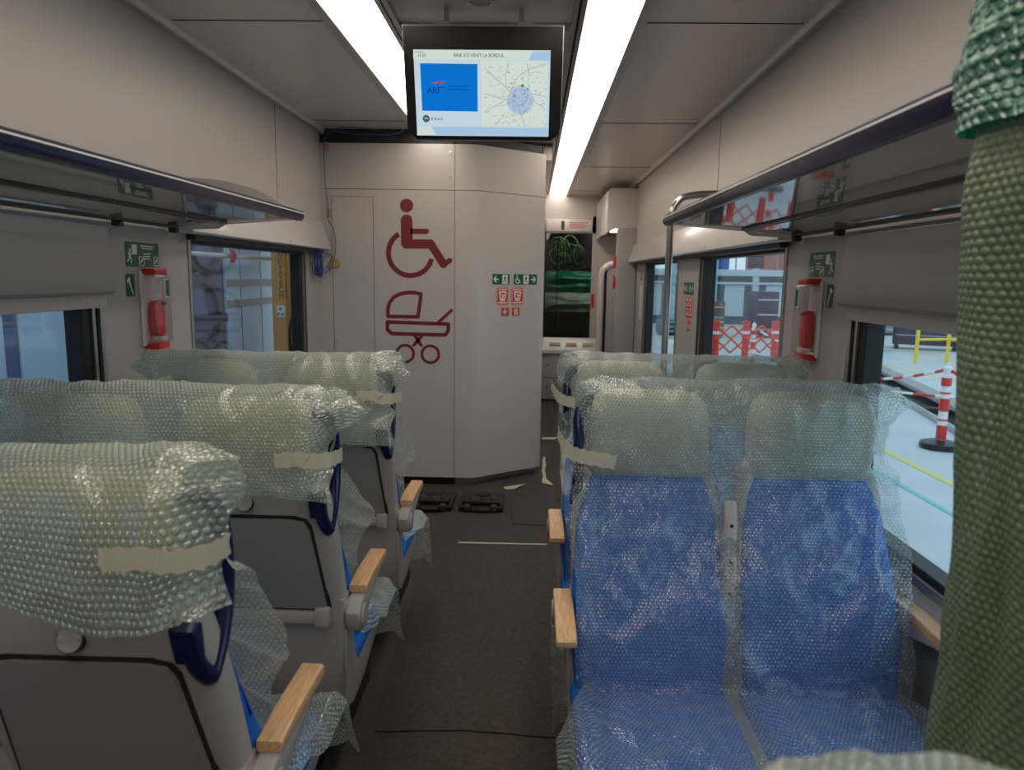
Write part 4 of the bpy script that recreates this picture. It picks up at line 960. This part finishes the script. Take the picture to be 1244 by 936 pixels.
# ================================================================== OUTSIDE
GZ = -.6
M['conc'] = mat('hall_floor', (196, 200, 200), .55, var=.06, vscale=1.5)
M['yline'] = mat('yellow_floor_paint', (222, 206, 120), .6); M['tline'] = mat('teal_floor_paint', (120, 196, 186), .6)
M['trainblue'] = mat('neighbour_train_paint', (112, 120, 158), .35); M['trainpale'] = mat('neighbour_door_paint', (206, 222, 240), .4)
M['trainring'] = mat('dark_letter_paint', (62, 58, 86), .4); M['cabinet'] = mat('purple_tool_cabinet', (60, 50, 74), .4)
M['hallteal'] = mat('hall_cladding', (74, 106, 118), .6, var=.12, vscale=.8); M['hallwhite'] = mat('hall_beam', (190, 206, 214), .5)
M['hallwin'] = emis('hall_window', (176, 212, 255), 1.3); M['brick'] = mat('brown_crates', (128, 100, 84), .7)
b = new(); box(b, -30, 40, -8, 60, GZ-.1, GZ); gnd = struct('ground', b, 'conc')
for x, m_, wd, nm in ((4.84, 'yline', .10, 'yellow floor line nearest the train outside'), (4.24, 'tline', .06, 'teal floor line beside the near yellow line outside'), (3.30, 'tline', .06, 'teal floor line closest under the train window'), (9.6, 'yline', .12, 'yellow floor line beyond the platform edge'), (12.4, 'yline', .14, 'farthest yellow floor line in the hall')):
    b = new(); box(b, x-wd/2, x+wd/2, 0, 40, GZ+.001, GZ+.006); tag(obj('floor_line', b, m_), nm, 'floor line')
# long low rail channel
t = thing('rail_channel', 'long low grey rail channel with dark underside on the hall floor', 'rail', (6.1, 9.0, GZ), math.radians(-12.5))
b = new(); box(b, .25, .55, -6, 22, .16, .24, .01); obj('top_beam', b, 'shelldk', t, True)
b = new(); box(b, .55, .62, -6, 22, .0, .20, .01); box(b, -.05, .0, -6, 22, 0, .1, .01); obj('side_rail', b, 'alu', t, True)
b = new(); box(b, -.02, .55, -6, 22, .0, .05); obj('dark_bed', b, 'groove', t)
for k in range(12):
    b = new(); box(b, .0, .25, -5+k*2, -4.9+k*2, .04, .14, .01); obj('clamp', b, 'darkgrey', t)
def delineator(x, y, h, label, dk=True):
    t = thing('delineator_post', label, 'barrier post', (x, y, GZ))
    b = new(); lathe(b, [(.24, 0), (.25, .03), (.24, .08), (.14, .11), (.08, .12)]); obj('base', b, 'black', t, True)
    b = new(); lathe(b, [(.060, .10), (.060, .11), (.052, h*.85), (.045, h*.86), (.05, h*.87), (.05, h*.93), (.03, h*.95)], seg=20); obj('post', b, 'signwhite', t, True)
    for z0, z1 in ((.12, .30), (.36, .38), (.48, .64), (.70, .72), (.80, .90)):
        b = new(); lathe(b, [(.0625, z0*h/1.1), (.0615, z1*h/1.1)], seg=20); obj('red_band', b, 'redpl', t, True)
    b = new(); tube(b, [(.022*math.cos(a*PI/6), 0, h*.96+.022*math.sin(a*PI/6)) for a in range(13)], .007, 6, False); obj('top_loop', b, 'signwhite', t, True)
    return t
delineator(5.66, 9.56, 1.16, 'red and white striped post nearest outside the right front window')
def chain(p0, p1, sag, label):
    t = thing('barrier_chain', label, 'barrier chain', p0)
    n = 26; d = Vector(p1)-Vector(p0); P = [Vector((d.x*i/n, d.y*i/n, d.z*i/n-sag*4*(i/n)*(1-i/n))) for i in range(n+1)]
    for k in range(0, n, 2):
        b = new(); tube(b, P[k:k+3], .022, 6); obj('white_link' if (k//2) % 2 else 'red_link', b, 'signwhite' if (k//2) % 2 else 'redpl', t, True)
chain((5.66, 9.56, GZ+1.06), (5.2, 12.2, GZ+.62), .10, 'red and white chain going left from the nearest striped post')
chain((5.66, 9.56, GZ+1.06), (6.8, 8.4, GZ+.80), .12, 'red and white chain going right from the nearest striped post')
chain((5.2, 12.2, GZ+.5), (9.2, 11.0, GZ+.45), .12, 'low red and white chain behind the nearest striped post')
# yellow railing
t = thing('safety_railing', 'yellow tubular safety railing far out in the hall', 'railing', (10.6, 19.8, GZ))
for k, (x, y) in enumerate(((0, 0), (1.0, .3), (1.15, -.9), (2.4, .4), (3.6, .5))):
    b = new(); tube(b, [(x, y, 0), (x, y, 1.25)], .05, 8); obj('railing_post', b, 'yellow', t, True)
for z in (.65, 1.2):
    b = new(); tube(b, [(0, 0, z), (1.0, .3, z), (2.4, .4, z), (3.6, .5, z)], .035, 8); tube(b, [(1.15, -.9, z), (1.0, .3, z)], .035, 8); obj('top_rail' if z > 1 else 'mid_rail', b, 'yellow', t, True)
for k, (x, y, w_, h_, lab) in enumerate(((10.6, 23.5, .8, 1.2, 'leftmost'), (12.1, 24.2, 1.9, 1.35, 'widest'), (14.6, 24.4, 1.3, 1.25, 'right one'), (16.4, 25.2, 1.6, 1.15, 'rightmost'))):
    t = thing('tool_cabinet', 'dark purple wheeled tool cabinet in the hall, %s of the row' % lab, 'tool cabinet', (x, y, GZ), math.radians(-25))
    b = new(); box(b, 0, w_, 0, .8, .15, h_, .03); obj('body', b, 'cabinet', t, True)
    for zz in (.45, .75, 1.0):
        b = new(); box(b, .08, w_-.08, -.03, 0, zz, zz+.03); obj('drawer_handle', b, 'alu', t)
    for xx in (.12, w_-.12):
        b = new(); prism(b, [(xx+.08*math.cos(a*PI/8), .08+.08*math.sin(a*PI/8)) for a in range(16)], 'y', .02, .08); obj('castor', b, 'black', t)
b = new(); lathe(b, [(.28, 0), (.26, .06), (.12, .1), (.03, .75)]); tag(obj('traffic_cone', b, 'redpl', smooth=True, loc=(13.3, 20.7, GZ)), 'red cone beside the yellow railing in the hall', 'cone')
# expanding barrier seen through the right second window
BA, BB = Vector((5.05, 19.2, GZ)), Vector((7.6, 19.9, GZ))
t = thing('expanding_barrier', 'orange red expanding lattice barrier seen through the right second window', 'barrier', BA)
D = BB-BA
for k in range(4):
    p = D*(k/3)+Vector((.0, 0, 0)); b = new(); box(b, p.x-.09, p.x+.09, p.y-.05, p.y+.05, 0, 1.1, .02); po = obj('barrier_post', b, 'redpl', t, True)
    for z in (.75,):
        b = new(); box(b, p.x-.093, p.x+.093, p.y-.053, p.y+.053, z, z+.08); obj('white_band', b, 'signwhite', po)
n = 6
for k in range(n):
    a = D*(k/n); c = D*((k+1)/n)
    for z0, z1 in (((.25, .62), (.62, .98)) if k % 2 else ((.62, .25), (.98, .62))):
        b = new(); tube(b, [(a.x, a.y, z0+.0), (c.x, c.y, z1)], .026, 4); obj('lattice_bar', b, 'ored', t)
    for z0, z1 in (((.62, .25), (.98, .62)) if k % 2 else ((.25, .62), (.62, .98))):
        b = new(); tube(b, [(a.x, a.y-.06, z0), (c.x, c.y-.06, z1)], .026, 4); obj('lattice_bar', b, 'ored', t)
delineator(5.55, 17.6, 1.2, 'striped post in front of the orange lattice barrier')
delineator(4.75, 18.6, 1.5, 'pale striped post at the left end of the orange lattice barrier')
chain((5.55, 17.6, GZ+1.05), (6.9, 14.8, GZ+.3), .1, 'red and white chain running down from the post by the lattice barrier')
for k, (x, y, w_, h_, m_, lab) in enumerate(((6.2, 27, 1.2, .7, 'brick', 'brown crate stack behind the lattice barrier'), (8.6, 27.5, .9, 1.75, 'cabinet', 'tall dark shelf rack behind the lattice barrier'), (5.2, 28, .8, .6, 'hallteal', 'low teal machine far behind the lattice barrier'), (14.0, 30, 1.4, 1.1, 'shelldk', 'grey machine at the hall wall'), (6.9, 29, 1.0, 1.3, 'brick', 'brown open cabinet against the hall wall'))):
    t = thing('hall_storage', lab, 'storage', (x, y, GZ), .2)
    b = new(); box(b, 0, w_, 0, .7, .08, h_, .04); obj('body', b, m_, t, True)
    for q_ in range(3):
        b = new(); z = .08+(h_-.08)*(q_+.4)/3; box(b, .05, w_-.05, -.03, 0, z, z+.05); obj('shelf_edge', b, 'hallwhite', t)
    b = new(); box(b, .05, w_-.05, .1, .6, 0, .08); obj('skid', b, 'black', t)
# hall wall
YH = 36
b = new(); box(b, 2, 46, YH, YH+.3, GZ, 2.0); hw_ = struct('wall_hall', b, 'hallteal')
b = new()
for x in range(3, 46, 2): box(b, x-.14, x+.14, YH-.25, YH, GZ, 5.5)
box(b, 2, 46, YH-.3, YH, 1.75, 2.05); box(b, 2, 46, YH-.3, YH, 4.3, 4.6); box(b, 2, 46, YH-.35, YH-.3, 1.35, 1.45); struct('beam', b, 'hallwhite', hw_)
b = new()
for x in range(3, 46, 2): box(b, x+.55, x+1.5, YH-.1, YH, GZ+.4, 1.3)
struct('cladding_panel', b, 'hallwhite', hw_)
b = new()
for x in range(2, 46): box(b, x, x+.06, YH-.1, YH-.05, 2.05, 4.3)
box(b, 2, 46, YH-.1, YH-.05, 3.4, 3.47); struct('glazing_bar', b, 'shelldk', hw_)
b = new(); box(b, 2, 46, YH, YH+.3, 4.6, 9); struct('gable', b, 'hallwhite', hw_)
M['bluebox'] = mat('blue_container', (60, 120, 210), .5); M['pinkbox'] = mat('pink_facade', (214, 140, 124), .7)
for x, w_, m_, lab in ((8.2, 2.6, 'bluebox', 'blue container outside beyond the hall windows'), (12.2, 3.4, 'pinkbox', 'reddish building outside beyond the hall windows'), (5.2, 1.2, 'pinkbox', 'small reddish block outside beyond the hall windows')):
    b = new(); box(b, x, x+w_, YH+4, YH+6, GZ, 4.5, .05); prism(b, [(x-.1, 4.5), (x+w_+.1, 4.5), (x+w_/2, 4.9)], 'y', YH+3.9, YH+6.1); tag(obj('distant_block', b, m_), lab, 'building')
b = new(); box(b, 2.2, 20, 20.9, 21.3, 4.2, 4.5); box(b, 2.2, 2.6, 20.9, 21.3, GZ, 4.5); struct('trim_3', b, 'hallwhite'); b = new(); box(b, 6.3, 6.75, 21.0, 21.1, 1.9, 2.7, .02); hs = tag(obj('hanging_sign', b, 'cabinet', smooth=True), 'dark sign board hanging in the hall seen through the right second window', 'sign')
b = new(); tube(b, [(6.52, 21.05, 2.7), (6.52, 21.05, 4.21)], .02, 6); obj('hanger_rod', b, 'darkgrey', hs)

# left side: neighbouring train
XN = -3.05
t = thing('neighbour_train', 'blue grey side of a neighbouring vehicle with dark ring lettering outside left', 'vehicle', (XN, 0, GZ))
b = new(); box(b, -.5, 0, -4, 16, .2, 4.2, .05); obj('side', b, 'trainblue', t, True)
b = new(); box(b, 0, .03, 7.62, 9.35, .55, 2.62, .01); dr = obj('pale_door', b, 'trainpale', t, True)
b = new(); box(b, .03, .035, 7.63, 9.34, 2.02, 2.10); box(b, .03, .035, 7.63, 9.34, 1.80, 1.88); obj('grey_stripe', b, 'shelldk', dr)
b = new()
for y in (8.0, 8.6): box(b, .03, .034, y, y+.01, .6, 2.5)
obj('door_seam', b, 'groove', dr)
for y0, y1, m_ in ((-1.0, 1.9, 'trainpale'), (2.25, 2.6, 'trainblue'), (2.75, 3.3, 'trainpale'), (3.9, 4.35, 'trainpale'), (4.5, 5.4, 'trainpale')):
    b = new(); box(b, 0, .03, y0, y1, .6, 2.9, .01); obj('pale_panel', b, m_, t)
b = new(); box(b, 0, .02, 4.6, 5.3, 1.5, 2.3); obj('dark_window', b, 'trainring', t)
tr = Matrix.Translation((0, 0, 0))
def ring(cy, cz, ro, ri, a0=0, a1=360):
    b = new(); f_arc(b, cy, cz, ro, ri, a0, a1, 0, .012, 40)
    m4 = Matrix(((0, 0, 1, .032), (1, 0, 0, 0), (0, 1, 0, 0), (0, 0, 0, 1))); bmesh.ops.transform(b, matrix=m4, verts=b.verts[:]); return obj('ring_lettering', b, 'trainring', t)
ring(7.15, 2.55, .42, .33); ring(7.05, 1.70, .48, .37); ring(7.22, .98, .24, .16, 0, 360); ring(7.1, .3, .4, .3)
b = new(); box(b, .02, .045, 6.6, 7.6, 1.66, 1.74); box(b, .02, .045, 6.6, 7.55, 1.42, 1.52); obj('ring_lettering', b, 'trainring', t)
for z in (2.34, 2.52):
    b = new(); tube(b, [(.16, 5.5, z), (.16, 9.6, z)], .028, 10); pp_ = obj('pipe', b, 'alu', t, True)
b = new()
for dy in (0, .06): f_stroke(b, [(7.35+dy, 2.28), (7.42+dy, 2.34), (7.35+dy, 2.40)], .025, 0, .01)
m4 = Matrix(((0, 0, 1, .20), (1, 0, 0, 0), (0, 1, 0, 0), (0, 0, 0, 1))); bmesh.ops.transform(b, matrix=m4, verts=b.verts[:]); obj('red_chevron', b, 'redpl', t)
b = new(); box(b, .06, .12, 8.05, 8.35, 2.55, 2.80); obj('junction_box', b, 'trainring', t)
t = thing('orange_column', 'orange steel column with vertical black lettering outside the left window', 'column', (-2.72, 8.55, GZ))
b = new(); box(b, -.10, .10, -.14, .22, 0, 4.2, .01); obj('post', b, 'orange', t, True)
b = new(); box(b, -.045, .075, -.146, -.14, 1.875, 2.42); lp_ = obj('letter_frame', b, 'groove', t)
b = new(); box(b, -.040, .070, -.149, -.145, 1.880, 2.415); obj('letter_plate', b, 'orange', lp_)
mtx = Matrix(((0, 0, 1, .111), (1, 0, 0, .10), (0, 1, 0, 0), (0, 0, 0, 1)))
for k, ch in enumerate('NOVATECH'):
    o = text('letter', ch, .082, 'black', t, align='CENTER', bold=.003)
    o.matrix_local = Matrix.Translation((.015, -.150, 2.375-k*.0655)) @ Matrix.Rotation(PI/2, 4, 'X')
b = new(); box(b, -.04, .06, -.18, -.14, 1.66, 1.80, .01); sk = obj('socket_box', b, 'signwhite', t, True)
b = new()
for yy, zz in ((-.015, 1.70), (.035, 1.70), (.01, 1.76)): box(b, yy-.013, yy+.013, -.183, -.18, zz-.013, zz+.013)
obj('socket', b, 'groove', sk)
cable([(-2.5, 8.2, -.58), (-2.45, 8.1, .2), (-2.4, 7.9, 1.05), (-2.4, 7.75, .95), (-2.4, 7.8, .6), (-2.42, 7.95, .4), (-2.4, 8.3, .3), (-2.4, 8.5, .6), (-2.4, 8.45, .95), (-2.4, 8.2, 1.05), (-2.4, 7.9, 1.05)], .02, 'black_hose', 'looped black hose at the foot of the orange column outside', 'hose', 'black')
